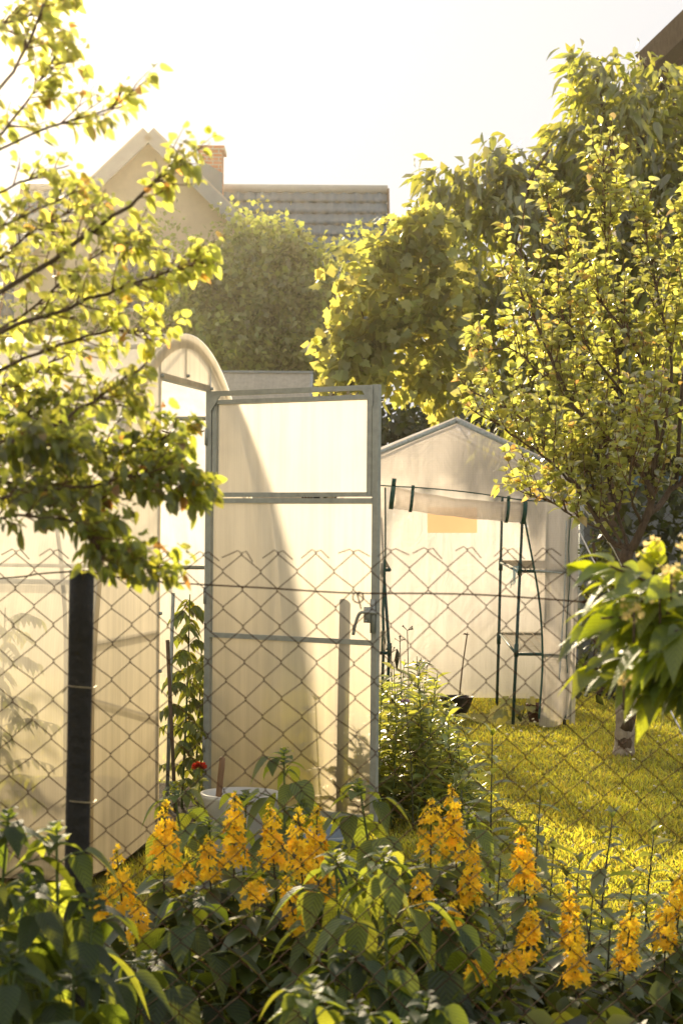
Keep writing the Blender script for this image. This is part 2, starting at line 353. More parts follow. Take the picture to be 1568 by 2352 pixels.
M['dense'] = leaf_mat('small_dense_leaf', (0.15, 0.20, 0.05), (0.55, 0.60, 0.10), 0.42, 0.05, 0.45, 0.02, 0.4, 0.5, 0.4)
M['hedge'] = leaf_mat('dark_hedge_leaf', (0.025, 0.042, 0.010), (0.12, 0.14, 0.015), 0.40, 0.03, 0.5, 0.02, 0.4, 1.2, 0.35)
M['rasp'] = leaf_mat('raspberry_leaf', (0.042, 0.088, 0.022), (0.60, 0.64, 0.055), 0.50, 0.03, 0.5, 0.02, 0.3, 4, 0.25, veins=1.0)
M['rasp_shade'] = leaf_mat('raspberry_leaf_shaded', (0.018, 0.044, 0.012), (0.28, 0.34, 0.025), 0.44, 0.022, 0.5, 0.02, 0.35, 4, 0.3, veins=0.8)  # darker raspberry copy, the shade around low canes put into its colour
M['weed'] = leaf_mat('lance_leaf', (0.13, 0.18, 0.05), (0.70, 0.70, 0.09), 0.48, 0.06, 0.4, 0.02, 0.35, 3, 0.25)
M['loose'] = leaf_mat('loosestrife_leaf', (0.05, 0.09, 0.018), (0.50, 0.54, 0.04), 0.46, 0.04, 0.42, 0.02, 0.35, 3, 0.25)
M['shrub'] = leaf_mat('shrub_leaf', (0.085, 0.135, 0.016), (0.60, 0.66, 0.022), 0.52, 0.04, 0.45, 0.015, 0.3, 4, 0.2, veins=0.5)
M['tomato'] = leaf_mat('tomato_leaf', (0.07, 0.12, 0.026), (0.52, 0.55, 0.06), 0.46, 0.03, 0.5, 0.02, 0.35, 3, 0.25)
M['grass'] = leaf_mat('grass_blade', (0.215, 0.225, 0.028), (0.74, 0.68, 0.05), 0.50, 0.03, 0.5, 0.03, 0.4, 1.6, 0.4)
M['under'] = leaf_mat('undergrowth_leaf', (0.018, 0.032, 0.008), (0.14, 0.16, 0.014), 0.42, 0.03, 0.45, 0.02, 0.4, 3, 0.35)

# ------------------------------------------------------------------ leaf templates: (along, across, lift)
def outline_tpl(ts, ws, tip=True):
    """midrib at ts (first 0, last 1), half widths ws at inner ts, two sides folded along the midrib"""
    n = len(ts); v = [(t, 0, 0) for t in ts]
    l0 = n
    for s in (-1, 1):
        for t, w in zip(ts[1:-1], ws): v.append((t - 0.04, s * w, abs(w)))
    k = n - 2; f = []
    for si in (0, 1):
        o = n + si * k
        q = [(0, 1, o)]
        for i in range(k - 1): q.append((i + 1, i + 2, o + i + 1, o + i))
        q.append((k, k + 1, o + k - 1))
        for a in q: f.append(a if si == 0 else a[::-1])
    return np.array(v, float), f
T_MIN = (np.array([(0, 0, 0), (.45, -.5, .5), (1, 0, 0), (.45, .5, .5)], float), [(0, 1, 2), (0, 2, 3)])
T_OVATE = outline_tpl([0, .22, .5, .8, 1], [.38, .5, .27])
T_ROUND = outline_tpl([0, .2, .5, .82, 1], [.42, .5, .33])
T_LANCE = outline_tpl([0, .25, .55, .8, 1], [.40, .5, .26])
T_RASP = outline_tpl([0, .12, .24, .4, .56, .72, .87, 1], [.34, .47, .5, .45, .32, .16])
def vine_tpl():
    ang = [180, 140, 118, 95, 78, 55, 38, 20, 0]; rad = [.15, .50, .42, .60, .45, .66, .50, .62, .80]
    v = [(0.15, 0, 0)]; half = []
    for a, r in zip(ang, rad): half.append((0.25 + r * math.cos(R(a)), r * math.sin(R(a)) * 0.95, 0.12 * math.sin(R(a))))
    left = half[1:-1]
    v += [half[0]] + left + [half[-1]] + [(x, -y, z) for x, y, z in left[::-1]]
    n = len(v) - 1
    return np.array(v, float), [(0, 1 + i, 1 + (i + 1) % n) for i in range(n)]
T_VINE = vine_tpl()
def star_tpl(n=5, wid=0.9):
    v = [(0, 0, 0)]; f = []
    for i in range(n):
        a = 2 * math.pi * i / n; h = math.pi / n * wid
        b = len(v)
        for rr, aa, z in ((.5, a - h, .16), (1.0, a, .30), (.5, a + h, .16)): v.append((z, rr * math.cos(aa) , rr * math.sin(aa)))
        f.append((0, b, b + 1, b + 2))
    return np.array(v, float), f
T_STAR = star_tpl()
T_BLADE = (np.array([(0, -.5, 0), (0, .5, 0), (.55, .38, 0.0), (.55, -.38, 0.0), (1, 0, 0)], float), [(0, 1, 2, 3), (3, 2, 4)])

def unit(a): return a / (np.linalg.norm(a, axis=-1, keepdims=True) + 1e-9)

def leaves(mb, tpl, pos, d, nor, L, W, droop=0.0, fold=0.35, mat=0, curl=0.0):
    T, f = tpl
    pos = np.asarray(pos, float); d = unit(np.asarray(d, float)); nor = np.asarray(nor, float)
    n = len(pos)
    if n == 0: return
    L = np.broadcast_to(np.asarray(L, float), (n,)); W = np.broadcast_to(np.asarray(W, float), (n,))
    droop = np.broadcast_to(np.asarray(droop, float), (n,)); curl = np.broadcast_to(np.asarray(curl, float), (n,))
    side = unit(np.cross(d, nor)); nn = np.cross(side, d)
    t = T[:, 0][None, :, None]; a = T[:, 1][None, :, None]; h = T[:, 2][None, :, None]
    V = pos[:, None] + d[:, None] * L[:, None, None] * t + side[:, None] * W[:, None, None] * a + nn[:, None] * (W[:, None, None] * h * fold - (curl * L)[:, None, None] * t * t)
    V[..., 2] -= (droop * L)[:, None] * (T[:, 0] ** 2)[None]
    uv = np.stack([T[:, 0], T[:, 1] + 0.5], 1)
    mb.add_t(V, f, mat, uv)

def stars(mb, pos, axis, size, mat=0):
    T, f = T_STAR
    pos = np.asarray(pos, float); ax = unit(np.asarray(axis, float)); n = len(pos)
    ref = unit(rng.normal(size=(n, 3))); a = unit(np.cross(ax, ref)); b = np.cross(ax, a)
    s = np.broadcast_to(np.asarray(size, float), (n,))[:, None, None]
    V = pos[:, None] + s * (ax[:, None] * T[:, 0][None, :, None] + a[:, None] * T[:, 1][None, :, None] + b[:, None] * T[:, 2][None, :, None])
    mb.add_t(V, f, mat)

def rnd_unit(n, g=None):
    return unit((g or rng).normal(size=(n, 3)))

def polyline(pts, n, wob=0.0, g=None):
    """smooth resampling of control points (Catmull-Rom)"""
    g = g or rng
    p = np.asarray(pts, float); m = len(p)
    if m == 2:
        t = np.linspace(0, 1, n)[:, None]; q = p[0] * (1 - t) + p[1] * t
    else:
        q = []
        e = np.vstack([2 * p[0] - p[1], p, 2 * p[-1] - p[-2]])
        for u in np.linspace(0, m - 1 - 1e-6, n):
            i = int(u); t = u - i; a, b, c, d = e[i], e[i + 1], e[i + 2], e[i + 3]
            q.append(0.5 * (2 * b + (c - a) * t + (2 * a - 5 * b + 4 * c - d) * t * t + (3 * b - a - 3 * c + d) * t ** 3))
        q = np.array(q)
    if wob > 0:
        w = g.normal(size=q.shape) * wob; w[0] = 0; w[-1] *= 0.3; q = q + w
    return q

# ------------------------------------------------------------------ world, sun, haze
SUN_AZ, SUN_EL = -14.0, 20.6                             # degrees from the view axis (to the left), above the horizon
w = bpy.data.worlds.new('World'); scene.world = w; w.use_nodes = True
nt = w.node_tree; nt.nodes.clear(); lk = nt.links.new
sky = N(nt, 'ShaderNodeTexSky', sky_type='NISHITA'); sky.sun_disc = False
sky.sun_elevation = R(SUN_EL); sky.sun_rotation = R(SUN_AZ); sky.air_density = 1.0; sky.dust_density = 3.0; sky.ozone_density = 1.0
hs = N(nt, 'ShaderNodeHueSaturation', Saturation=0.28); lk(sky.outputs[0], hs.inputs['Color'])
ga = N(nt, 'ShaderNodeVectorMath', operation='MULTIPLY_ADD'); lk(hs.outputs[0], ga.inputs[0]); ga.inputs[1].default_value = (2.0, 2.0, 2.0); ga.inputs[2].default_value = (5.2, 4.5, 3.6)
mn = N(nt, 'ShaderNodeVectorMath', operation='MINIMUM'); mn.inputs[1].default_value = (8.7, 8.7, 8.8); lk(ga.outputs[0], mn.inputs[0])
bg = N(nt, 'ShaderNodeBackground', Strength=0.1); lk(mn.outputs[0], bg.inputs['Color'])
wo = N(nt, 'ShaderNodeOutputWorld'); lk(bg.outputs[0], wo.inputs['Surface'])

sl = bpy.data.lights.new('sun', 'SUN'); so = bpy.data.objects.new('sun', sl); COL.objects.link(so)
sl.energy = 11.0; sl.angle = R(3.0); sl.color = (1.0, 0.82, 0.55)
sv = Vector((math.sin(R(SUN_AZ)) * math.cos(R(SUN_EL)), math.cos(R(SUN_AZ)) * math.cos(R(SUN_EL)), math.sin(R(SUN_EL))))
so.rotation_euler = (-sv).to_track_quat('-Z', 'Y').to_euler(); so.location = (-8, 20, 15)

def make_haze():
    m, nt, out = new_mat('sunlit_haze')
    v = N(nt, 'ShaderNodeVolumeScatter', Density=HAZE, Anisotropy=0.9); v.inputs['Color'].default_value = (1.0, 0.87, 0.68, 1)
    nt.links.new(v.outputs[0], out.inputs['Volume'])
    m.cycles.homogeneous_volume = True
    b = MB().box((0, 26, 11), 70, 58, 24)
    tag(obj('haze', b, m, None, False), kind='structure')
HAZE = 0.0009

# ------------------------------------------------------------------ ground
def ground_z(x, y): return 0.02 * np.sin(x * 1.3 + 0.5) * np.sin(y * 0.9)
def make_ground():
    xs = np.concatenate([[-400, -150, -60, -25, -12], np.linspace(-8, 8, 41), [12, 25, 60, 150, 400]])
    ys = np.concatenate([[-60, -20, -6], np.linspace(-2, 24, 66), [32, 50, 90, 200, 800]])
    X, Y = np.meshgrid(xs, ys, indexing='ij'); Z = np.where((abs(X) < 9) & (Y < 25) & (Y > -3), ground_z(X, Y), 0)
    b = MB().grid(np.stack([X, Y, Z - 0.01], -1)); tag(obj('lawn', b, M['lawn']), kind='structure')
    # dug soil strip along the fence
    xs = np.linspace(-3.2, 3.2, 33); ys = np.linspace(2.2, 5.1, 14)
    X, Y = np.meshgrid(xs, ys, indexing='ij')
    Y = Y + np.where(Y > 5, 0.12 * np.sin(X * 4), 0)
    b = MB().grid(np.stack([X, Y, ground_z(X, Y) + 0.012 + 0.012 * np.sin(X * 13) * np.sin(Y * 11)], -1)); tag(obj('garden_bed', b, M['soil']), kind='structure')
    # grass blades
    g = np.random.default_rng(3)
    n = 150000
    Y = 5.2 + (15.2 - 5.2) * g.random(n) ** 1.15
    X = -0.9 + (0.35 * Y + 1.1) * g.random(n)
    n2 = 25000
    X = np.concatenate([X, -4 + 10 * g.random(n2)]); Y = np.concatenate([Y, 5.2 + 12 * g.random(n2)]); n += n2
    # keep clear of the soil inside the tent and of the greenhouse floor
    keep = ~((X > 0.95) & (X < 1.5) & (Y > 12.9) & (Y < 13.6))
    keep &= ~((-0.98 * (X + 0.705) + 0.2 * (Y - 8.305) > 0) & (abs(-0.2 * (X + 0.705) - 0.98 * (Y - 8.305)) < 1.34))
    X, Y = X[keep], Y[keep]; n = len(X)
    tuft = 0.5 + 0.5 * np.sin(X * 7 + 2 * np.sin(Y * 5)) * np.sin(Y * 6 + X)
    H = (0.018 + 0.026 * g.random(n)) * (0.75 + 0.6 * tuft)
    edge = np.exp(-((Y - 5.6) / 0.5) ** 2); H *= 1 + 1.8 * edge
    pos = np.stack([X, Y, ground_z(X, Y) - 0.012], 1)
    d = np.stack([g.normal(size=n) * 0.55, g.normal(size=n) * 0.55, np.ones(n)], 1)
    b = MB(); leaves(b, T_BLADE, pos, d, rnd_unit(n, g), H, 0.006 + 0.004 * g.random(n), droop=0.25 * g.random(n), fold=0)
    tag(obj('grass', b, M['grass']), kind='stuff')
    # white clover heads in the lawn
    b = MB(); m = 90
    Y = 6.5 + 6.5 * g.random(m); X = 0.2 + (0.17 * Y) * g.random(m)
    for x, y in zip(X, Y):
        c = np.array([x, y, 0.05]); v = rnd_unit(14, g); v[:, 2] = abs(v[:, 2])
        leaves(b, T_MIN, c + v * 0.002, v, rnd_unit(14, g), 0.010, 0.006)
    tag(obj('clover_flowers', b, M['flower_white']), kind='stuff')
    # floor of soil in the greenhouse
    b = MB(); q = [GH(s, 0.03 + 0.02 * math.sin(l * 9 + s * 5), l) for l in np.linspace(0.0, 5.4, 28) for s in np.linspace(-1.27, 1.27, 12)]
    b.grid(np.array(q).reshape(28, 12, 3)); tag(obj('greenhouse_soil', b, M['soil']), kind='structure')

# ------------------------------------------------------------------ arched greenhouse
GC = np.array([-0.705, 8.305, 0.0]); GU = np.array([-0.2, -0.98, 0.0]) / math.hypot(.2, .98); GA = np.array([-0.98, 0.2, 0.0]) / math.hypot(.2, .98)
HW, ZT, Z0, GLEN = 1.34, 2.235, 0.62, 5.5
def GH(s, z, l): return GC + GU * s + GA * l + np.array([0, 0, z])
def arch(n=49, grow=0.0):
    out = [(HW + grow, 0.02)] + [((HW + grow), z) for z in (0.2, 0.4)]
    for a in np.linspace(0, math.pi, n): out.append(((HW + grow) * math.cos(a), Z0 + (ZT + grow - Z0) * math.sin(a)))
    out += [(-(HW + grow), z) for z in (0.4, 0.2)] + [(-(HW + grow), 0.02)]
    return out
def arch_z(s): return Z0 + (ZT - Z0) * math.sqrt(max(0, 1 - (s / HW) ** 2))

def make_greenhouse():
    root = thing('arched_greenhouse', 'large arched greenhouse of milky twin-wall plastic with its framed door swung open', 'greenhouse', GC)
    ar = np.array(arch(grow=0.012)); arc = np.concatenate([[0], np.cumsum(np.linalg.norm(np.diff(ar, axis=0), axis=1))])
    ls = np.linspace(-0.022, GLEN, 24)
    pts = np.array([[GH(s, z, l) for (s, z) in ar] for l in ls])
    uv = np.array([[(l, a) for a in arc] for l in ls])
    b = MB().grid(pts, uv=uv); obj('roof_sheet', b, M['roof_sheet'], root)
    # inner skin of the overhanging edge and the pale edge profile
    ring = [[GH(s, z, -0.018) for s, z in arch(grow=gr)] for gr in (0.010, -0.055)]; b = MB().grid(np.array(ring)); obj('edge_profile', b, M['end_sheet'], root)
    for l0 in (0.0, GLEN):
        jm = 0.383 if l0 == 0 else 0.0
        zd = 2.02
        for sg in (1, -1):
            b = MB(); ss = np.linspace(jm, HW, 20)
            b.grid(np.array([[GH(sg * s, z, l0) for z in np.linspace(0.02, max(arch_z(s), 0.05), 8)] for s in ss]), uv=np.array([[(s, z) for z in np.linspace(0, 2, 8)] for s in ss]))
            obj('end_panel', b, M['end_sheet'], root)
        if l0 == 0:
            ss = np.linspace(-jm, jm, 12); b = MB()
            b.grid(np.array([[GH(s, z, l0) for z in np.linspace(zd, arch_z(s), 3)] for s in ss]), uv=np.array([[(s, z) for z in np.linspace(0, .3, 3)] for s in ss]))
            obj('end_panel', b, M['end_sheet'], root)
    # steel arches, purlins and door posts
    for l in (0.02, 1.05, 2.1, 3.15, 4.2, 5.3):
        b = MB().tube([GH(s * 0.985, z * 0.99, l) for s, z in arch(33)], 0.013, 6); obj('arch_hoop', b, M['steel'], root)
    b = MB()
    for a in (20, 55, 90, 125, 160):
        s, z = HW * .97 * math.cos(R(a)), Z0 + (ZT - Z0) * .975 * math.sin(R(a)); b.bar(GH(s, z, 0.02), GH(s, z, GLEN), 0.02, 0.02)
    obj('purlins', b, M['steel'], root)
    b = MB()
    for s, wd_ in ((0.398, .012), (-0.395, .022)): b.bar(GH(s, 0.02, 0.010), GH(s, arch_z(s) - .01, 0.010), wd_, 0.014, up=GU)
    b.bar(GH(0.384, 2.03, 0.012), GH(-0.384, 2.03, 0.012), 0.022, 0.03)
    b.bar(GH(0, 2.045, 0.012), GH(0, 2.22, 0.012), 0.012, 0.012, up=GU)
    b.bar(GH(.407, 0.92, 0.02), GH(1.3, 0.92, 0.02), 0.012, 0.018); b.bar(GH(.407, 0.55, 0.02), GH(1.3, 0.72, 0.02), 0.010, 0.010)
    obj('door_posts', b, M['frame_white'], root)
    for s, z in ((.395, 2.03), (-.395, 2.03), (.395, 1.0), (0, 2.2), (0, 2.06), (.395, .75)):
        obj('screw_cap', MB().lathe(GH(s, z, -0.004), [(0.001, -.008), (.009, -.006), (.009, .006), (.001, .008)], 8), M['steel'], root)
    # a brown wire stretched across the doorway
    b = MB().tube(polyline([GH(.39, 1.80, 0.03), GH(0, 1.79, .03), GH(-.39, 1.83, 0.03)], 9), 0.0035, 5); obj('door_wire', b, M['rust_wire'], root)

    # ---- the open door, hinged on the far post
    h0 = P(479, 905, 8.66); h1 = P(871, 887, 8.13)
    h0 = np.array([h0[0], h0[1], 0]); h1 = np.array([h1[0], h1[1], 0])
    D = unit(h1 - h0); W = np.linalg.norm(h1 - h0); NB = np.array([D[1], -D[0], 0])     # NB points to the viewer
    def DP(x, z, o=0.0): return h0 + D * x + NB * o + np.array([0, 0, z])
    zt, zb = 2.015, 0.06
    dr = MB()
    dr.bar(DP(0.012, zb), DP(0.012, zt), 0.024, 0.03, up=D)
    dr.bar(DP(W - 0.012, zb), DP(W - 0.012, zt), 0.024, 0.03, up=D)
    dr.bar(DP(0.024, zt - 0.012), DP(W - 0.024, zt - 0.012), 0.028, 0.022)
    dr.bar(DP(0.024, 1.498), DP(W - 0.024, 1.498), 0.028, 0.022)
    dr.bar(DP(0.024, 0.865), DP(W - 0.024, 0.865), 0.028, 0.022)
    dr.bar(DP(0.024, zb + 0.02), DP(W - 0.024, zb + 0.02), 0.028, 0.026)
    for x0, sx in ((0.024, 1), (W - 0.024, -1)):
        a, bq, c = DP(x0, zt - 0.024, .017), DP(x0 + sx * .06, zt - 0.024, .017), DP(x0, zt - 0.10, .017)
        dr.add([a, bq, c, a - NB * .003, bq - NB * .003, c - NB * .003], [(0, 1, 2), (5, 4, 3), (0, 3, 4, 1), (1, 4, 5, 2), (2, 5, 3, 0)])
    door = obj('door', dr, M['steel'], root, False)
    pn = MB()
    uvq = lambda x0, x1, z0, z1: [[(x0, z0), (x0, z1)], [(x1, z0), (x1, z1)]]
    for z0, z1 in ((zb + .03, 0.856), (0.874, 1.489)):
        pn.grid(np.array([[DP(.022, z0, -.008), DP(.022, z1, -.008)], [DP(W - .022, z0, -.008), DP(W - .022, z1, -.008)]]), uv=np.array(uvq(0, W, z0, z1)))
    obj('door_panel', pn, M['door_sheet'], door, False)
    sh = MB()                                           # tilting vent window in the upper third
    x0, x1, z0, z1 = 0.034, W - 0.036, 1.516, 1.972
    sh.bar(DP(x0 + .01, z0), DP(x0 + .01, z1), 0.02, 0.024, up=D); sh.bar(DP(x1 - .01, z0), DP(x1 - .01, z1), 0.02, 0.024, up=D)
    sh.bar(DP(x0 + .02, z0 + .01), DP(x1 - .02, z0 + .01), 0.024, 0.02); sh.bar(DP(x0 + .02, z1 - .01), DP(x1 - .02, z1 - .01), 0.024, 0.02)
    obj('vent_window_frame', sh, M['steel'], door, False)
    pn = MB(); pn.grid(np.array([[DP(x0 + .015, z0 + .015, -.006), DP(x0 + .015, z1 - .015, -.006)], [DP(x1 - .015, z0 + .015, -.006), DP(x1 - .015, z1 - .015, -.006)]]), uv=np.array(uvq(x0, x1, z0, z1)))
    obj('vent_window_pane', pn, M['door_sheet'], door, False)
    hd = MB(); zh = 0.985; xh = W - 0.014
    hd.box(DP(xh, zh, .02), .022, .008, .15, D, NB); hd.box(DP(xh - .022, zh + .005, .024), .032, .02, .07, D, NB)
    hd.tube(polyline([DP(xh + .03, zh + .015, .03), DP(xh - .02, zh + .018, .045), DP(xh - .05, zh + .01, .05), DP(xh - .072, zh - .04, .05), DP(xh - .082, zh - .085, .05)], 14), 0.0075, 8)
    for dz in (-.022, .028): hd.lathe(DP(xh - .022, zh + dz, .036), [(.001, -.006), (.007, -.005), (.007, .005), (.001, .006)], 8)
    obj('handle', hd, M['steel'], door)
    for z in (.35, 1.05, 1.8): obj('hinge', MB().tube([DP(-.002, z - .04, .012), DP(-.002, z + .04, .012)], .008, 8), M['steel'], door)

# ------------------------------------------------------------------ tent greenhouse
def make_tent():
    Y0, Y1 = 12.75, 14.45
    XL, XR = 0.005, 1.63
    zl, zr, za = 1.79, 1.745, 2.135
    apex = np.array([P(1048, 958, Y0)[0], Y0, za])
    root = thing('tent_greenhouse', 'small gabled walk-in greenhouse of white mesh plastic with rolled-up door', 'greenhouse', (0.8, 13.6, 0))
    lean = lambda z: 0.012 * z
    # front: gable + side panels around the door opening
    def fp(px, py, bulge=0.0): p = P(px, py, Y0); return np.array([p[0], Y0 - bulge, p[2]])
    fr = MB()
    hdr = [(776, 1106), (885, 1116), (960, 1120), (1040, 1127), (1100, 1134), (1160, 1143), (1210, 1150), (1262, 1151), (1322, 1152)]
    top = []
    for px, _ in hdr:
        t = (px - 776) / (1048 - 776) if px < 1048 else (1322 - px) / (1322 - 1048)
        py = (1072 + (958 - 1072) * t) if px < 1048 else (1087 + (958 - 1087) * t)
        top.append((px, py))
    rows = []
    for k in np.linspace(0, 1, 6):
        rows.append([fp(a[0], a[1] * (1 - k) + b2[1] * k, 0.03 * math.sin(math.pi * k) + .010 * math.sin(a[0] * .05 + k * 5)) for a, b2 in zip(top, hdr)])
    rows = np.array(rows); fr.grid(rows, uv=rows[..., [0, 2]])
    # right front panel, curling inwards at its foot
    le = [(1210, 1152), (1212, 1200), (1222, 1280), (1235, 1370), (1242, 1450), (1244, 1530), (1241, 1600), (1236, 1650), (1238, 1668)]
    ri = [(1322, 1152), (1324, 1200), (1326, 1280), (1326, 1370), (1325, 1450), (1321, 1530), (1314, 1590), (1302, 1635), (1288, 1664)]
    q = []
    for i, (a, c) in enumerate(zip(le, ri)):
        f = max(0, (i - 5) / 3.0)
        q.append([fp(a[0] * (1 - t) + c[0] * t, a[1] * (1 - t) + c[1] * t, (0.012 * math.sin(6 * t + i * .7) + f * 0.10 * math.sin(math.pi * t))) for t in np.linspace(0, 1, 10)])
    q = np.array(q); fr.grid(q, uv=q[..., [0, 2]])
    le = [(776, 1108), (776, 1300), (776, 1500), (776, 1675)]; ri = [(884, 1117), (880, 1300), (872, 1500), (868, 1668)]
    q = np.array([[fp(a[0] * (1 - t) + c[0] * t, a[1] * (1 - t) + c[1] * t, .01) for t in (0, .5, 1)] for a, c in zip(le, ri)])
    fr.grid(q, uv=q[..., [0, 2]])
    obj('front_cover', fr, M['cover'], root)
    # sides, back, roof with a little sag between the hoops
    xl = P(776, 1072, Y0)[0]; xr = P(1322, 1087, Y0)[0]; xa = apex[0]
    sb = MB()
    ys = np.linspace(Y0, Y1, 9)
    def side(x, zt, sg):
        q = np.array([[np.array([x + sg * (0.012 * math.sin(math.pi * k) + .006 * math.sin(9 * k + 5 * y)), y, 0.0 + zt * k]) for k in np.linspace(0, 1, 8)] for y in ys]); sb.grid(q, uv=q[..., [1, 2]])
    side(xl, zl, -1); side(xr, zr, 1)
    q = np.array([[np.array([x, Y1 + .01 * math.sin(7 * k + 3 * x), (zt) * k]) for k in np.linspace(0.012, 1, 10)] for x, zt in ((xl, zl), ((xl + xa) / 2, (zl + za) / 2), (xa, za), ((xr + xa) / 2, (zr + za) / 2), (xr, zr))]); sb.grid(q, uv=q[..., [0, 2]])
    obj('side_cover', sb, M['cover'], root)
    rf = MB()
    for (x0, z0) in ((xl, zl), (xr, zr)):
        q = np.array([[np.array([xa + (x0 - xa) * t * 1.02, y, za + (z0 - za) * t + .008 - .02 * math.sin(math.pi * (y - Y0) / (Y1 - Y0) * 2) ** 2 * math.sin(math.pi * t)]) for t in np.linspace(0, 1, 7)] for y in np.linspace(Y0 - .03, Y1 + .03, 15)])
        rf.grid(q, uv=q[..., [0, 1]])
    obj('roof_cover', rf, M['cover'], root)
    tr = MB()                                           # zip tape along the gable and the seams
    for a, c in (((1048, 966), (776, 1080)), ((1048, 966), (1322, 1095))):
        tr.bar(fp(a[0], a[1], .012), fp(c[0], c[1], .012), 0.006, 0.032, up=(0, 0, 1))
    obj('gable_tape', tr, M['trim'], root)
    pp = MB()
    pp.tube(polyline([fp(x, y, .016) for x, y in hdr], 20), 0.0045, 5)
    pp.tube(polyline([fp(x, y, .02) for x, y in [(1204, 1196), (1222, 1290), (1236, 1372), (1243, 1455), (1244, 1530), (1240, 1600), (1236, 1650)]], 20), 0.0075, 6)
    pp.tube(polyline([fp(x, y, .012) for x, y in [(884, 1120), (884, 1300), (876, 1500)]], 8), 0.006, 5)
    obj('door_piping', pp, M['green_band'], root)
    for a in ([(1298, 1196), (1295, 1330), (1288, 1460), (1282, 1560)], [(1262, 1151), (1322, 1152)], [(1226, 1310), (1290, 1316)]):
        pl = polyline([fp(x, y, .03) for x, y in a], 24)
        obj('zip_seam', MB().tube(pl, .0045 + .0015 * (np.arange(24) % 2), 5), M['trim'], root)
    st = MB(); st.tube(polyline([fp(x, y, .035) for x, y in [(1308, 1190), (1303, 1260), (1306, 1330), (1299, 1420), (1298, 1500), (1301, 1545)]], 20), 0.0035, 5)
    obj('tie_string', st, M['green_band'], root)
    # rolled-up door
    rl = MB(); a, c = fp(896, 1143, .045), fp(1204, 1178, .045)
    d = unit(c - a); L = np.linalg.norm(c - a); up = np.array([0, 0, 1.0]); u = unit(up - d * (up @ d)); v = np.cross(d, u)
    n = 26; rows = []
    for t in np.linspace(0, 1, 16):
        r0 = 0.066 * (1 - .12 * math.sin(math.pi * t)) + .003 * math.sin(t * 23)
        rows.append([a + d * L * t - up * .02 * math.sin(math.pi * t) + (r0 + 0.010 * k / n) * (u * math.cos(2 * math.pi * k / n * 1.1) + v * math.sin(2 * math.pi * k / n * 1.1)) for k in range(n + 1)])
    rows = np.array(rows)
    uv = np.array([[(L * t, .4 * k / n) for k in range(n + 1)] for t in np.linspace(0, 1, 16)])
    rl.grid(rows, uv=uv)
    roll = obj('rolled_door', rl, M['cover'], root)
    def strap(t, name='strap', wd=0.022, r=.077):
        s_ = MB(); cc = a + d * L * t - up * .02 * math.sin(math.pi * t)
        ring = [[cc + d * (o * wd) + r * (u * math.cos(th) + v * math.sin(th)) for th in np.linspace(0, 2 * math.pi, 20)] for o in (-.5, .5)]
        s_.grid(np.array(ring)); s_.bar(cc + u * (r - .005) + v * .0, cc + u * (r + .035), wd, .004, up=v)
        obj(name, s_, M['green_band'], roll)
    strap(0.155); strap(0.865)
    for t in (0.012, 0.988):
        s_ = MB(); cc = a + d * L * t
        ring = [[cc + d * (o * .03) + .081 * (u * math.cos(th) + v * math.sin(th)) for th in np.linspace(0, 2 * math.pi, 20)] for o in (-.5, .5)]
        s_.grid(np.array(ring)); s_.bar(cc + u * .075, cc + u * .135, .03, .006, up=v)
        obj('edge_binding', s_, M['green_band'], roll)
    # frame tubes
    ft = MB()
    for y in (Y0 + .05, (Y0 + Y1) / 2, Y1 - .05):
        for x, z in ((xl + .02, zl), (xr - .02, zr)):
            ft.tube([(x, y, 0), (x, y, z - .02)], .008, 6); ft.tube([(x, y, z - .02), (xa, y, za - .025)], .008, 6)
    ft.tube([(xa, Y0, za - .03), (xa, Y1, za - .03)], .008, 6)
    obj('frame_tubes', ft, M['frame_white'], root)
    pa = MB(); q = np.array([[P(px, py, Y1 - .03 - .006 * math.sin(px * .05)) for py in np.linspace(1165, 1224, 4)] for px in np.linspace(981, 1095, 7)]); pa.grid(q)
    obj('paper_patch', pa, M['paper'], root)
    rp = MB(); e0 = P(1326, 1215, Y0 + .1); e1 = np.array([2.06, 10.4, 0.0])
    rp.tube(polyline([e0, (e0 * .55 + e1 * .45) - np.array([0, 0, .015]), e1], 14), 0.006, 6)
    rp.tube(polyline([P(1326, 1150, Y0 + .1), P(1400, 1250, 13.3), P(1440, 1330, 13.6)], 8), 0.005, 6)
    obj('guy_rope', rp, M['rope'], root)
    pg = MB().tube([e1 + np.array([.02, 0, .09]), e1 - np.array([.02, 0, .05])], .009, 6); obj('peg', pg, M['steel'], root)

    # staging racks inside
    def rack(label, sx):
        Xc = 1.33 if sx > 0 else 0.30
        r = thing('plant_rack', label, 'shelving', (Xc, 13.4, 0), 'green tube racks inside the tent greenhouse')
        x0 = P(1178, 1660, Y0)[0] if sx > 0 else P(888, 1300, 12.9)[0] + .0
        x1 = x0 + sx * .36
        yf, yb = 12.78, 14.1
        for (x, y, hgt, tilt) in ((x0, yf, 1.45, .055), (x0, yb, 1.62, .03), (x1, yf, 1.45, .02), (x1, yb, 1.5, .02)):
            lg = MB(); lg.tube([(x, y, 0), (x + tilt * .35, y, .5), (x + tilt * sx, y, hgt)], [.012, .012, .010], 8)
            lg.tube([(x + tilt * .35 * .98, y, .47), (x + tilt * .35 * 1.02, y, .56)], .0165, 8)
            lg.tube([(x + tilt * .7 * sx, y, 1.04), (x + tilt * .72 * sx, y, 1.13)], .0165, 8)
            obj('leg', lg, M['green_paint'], r)
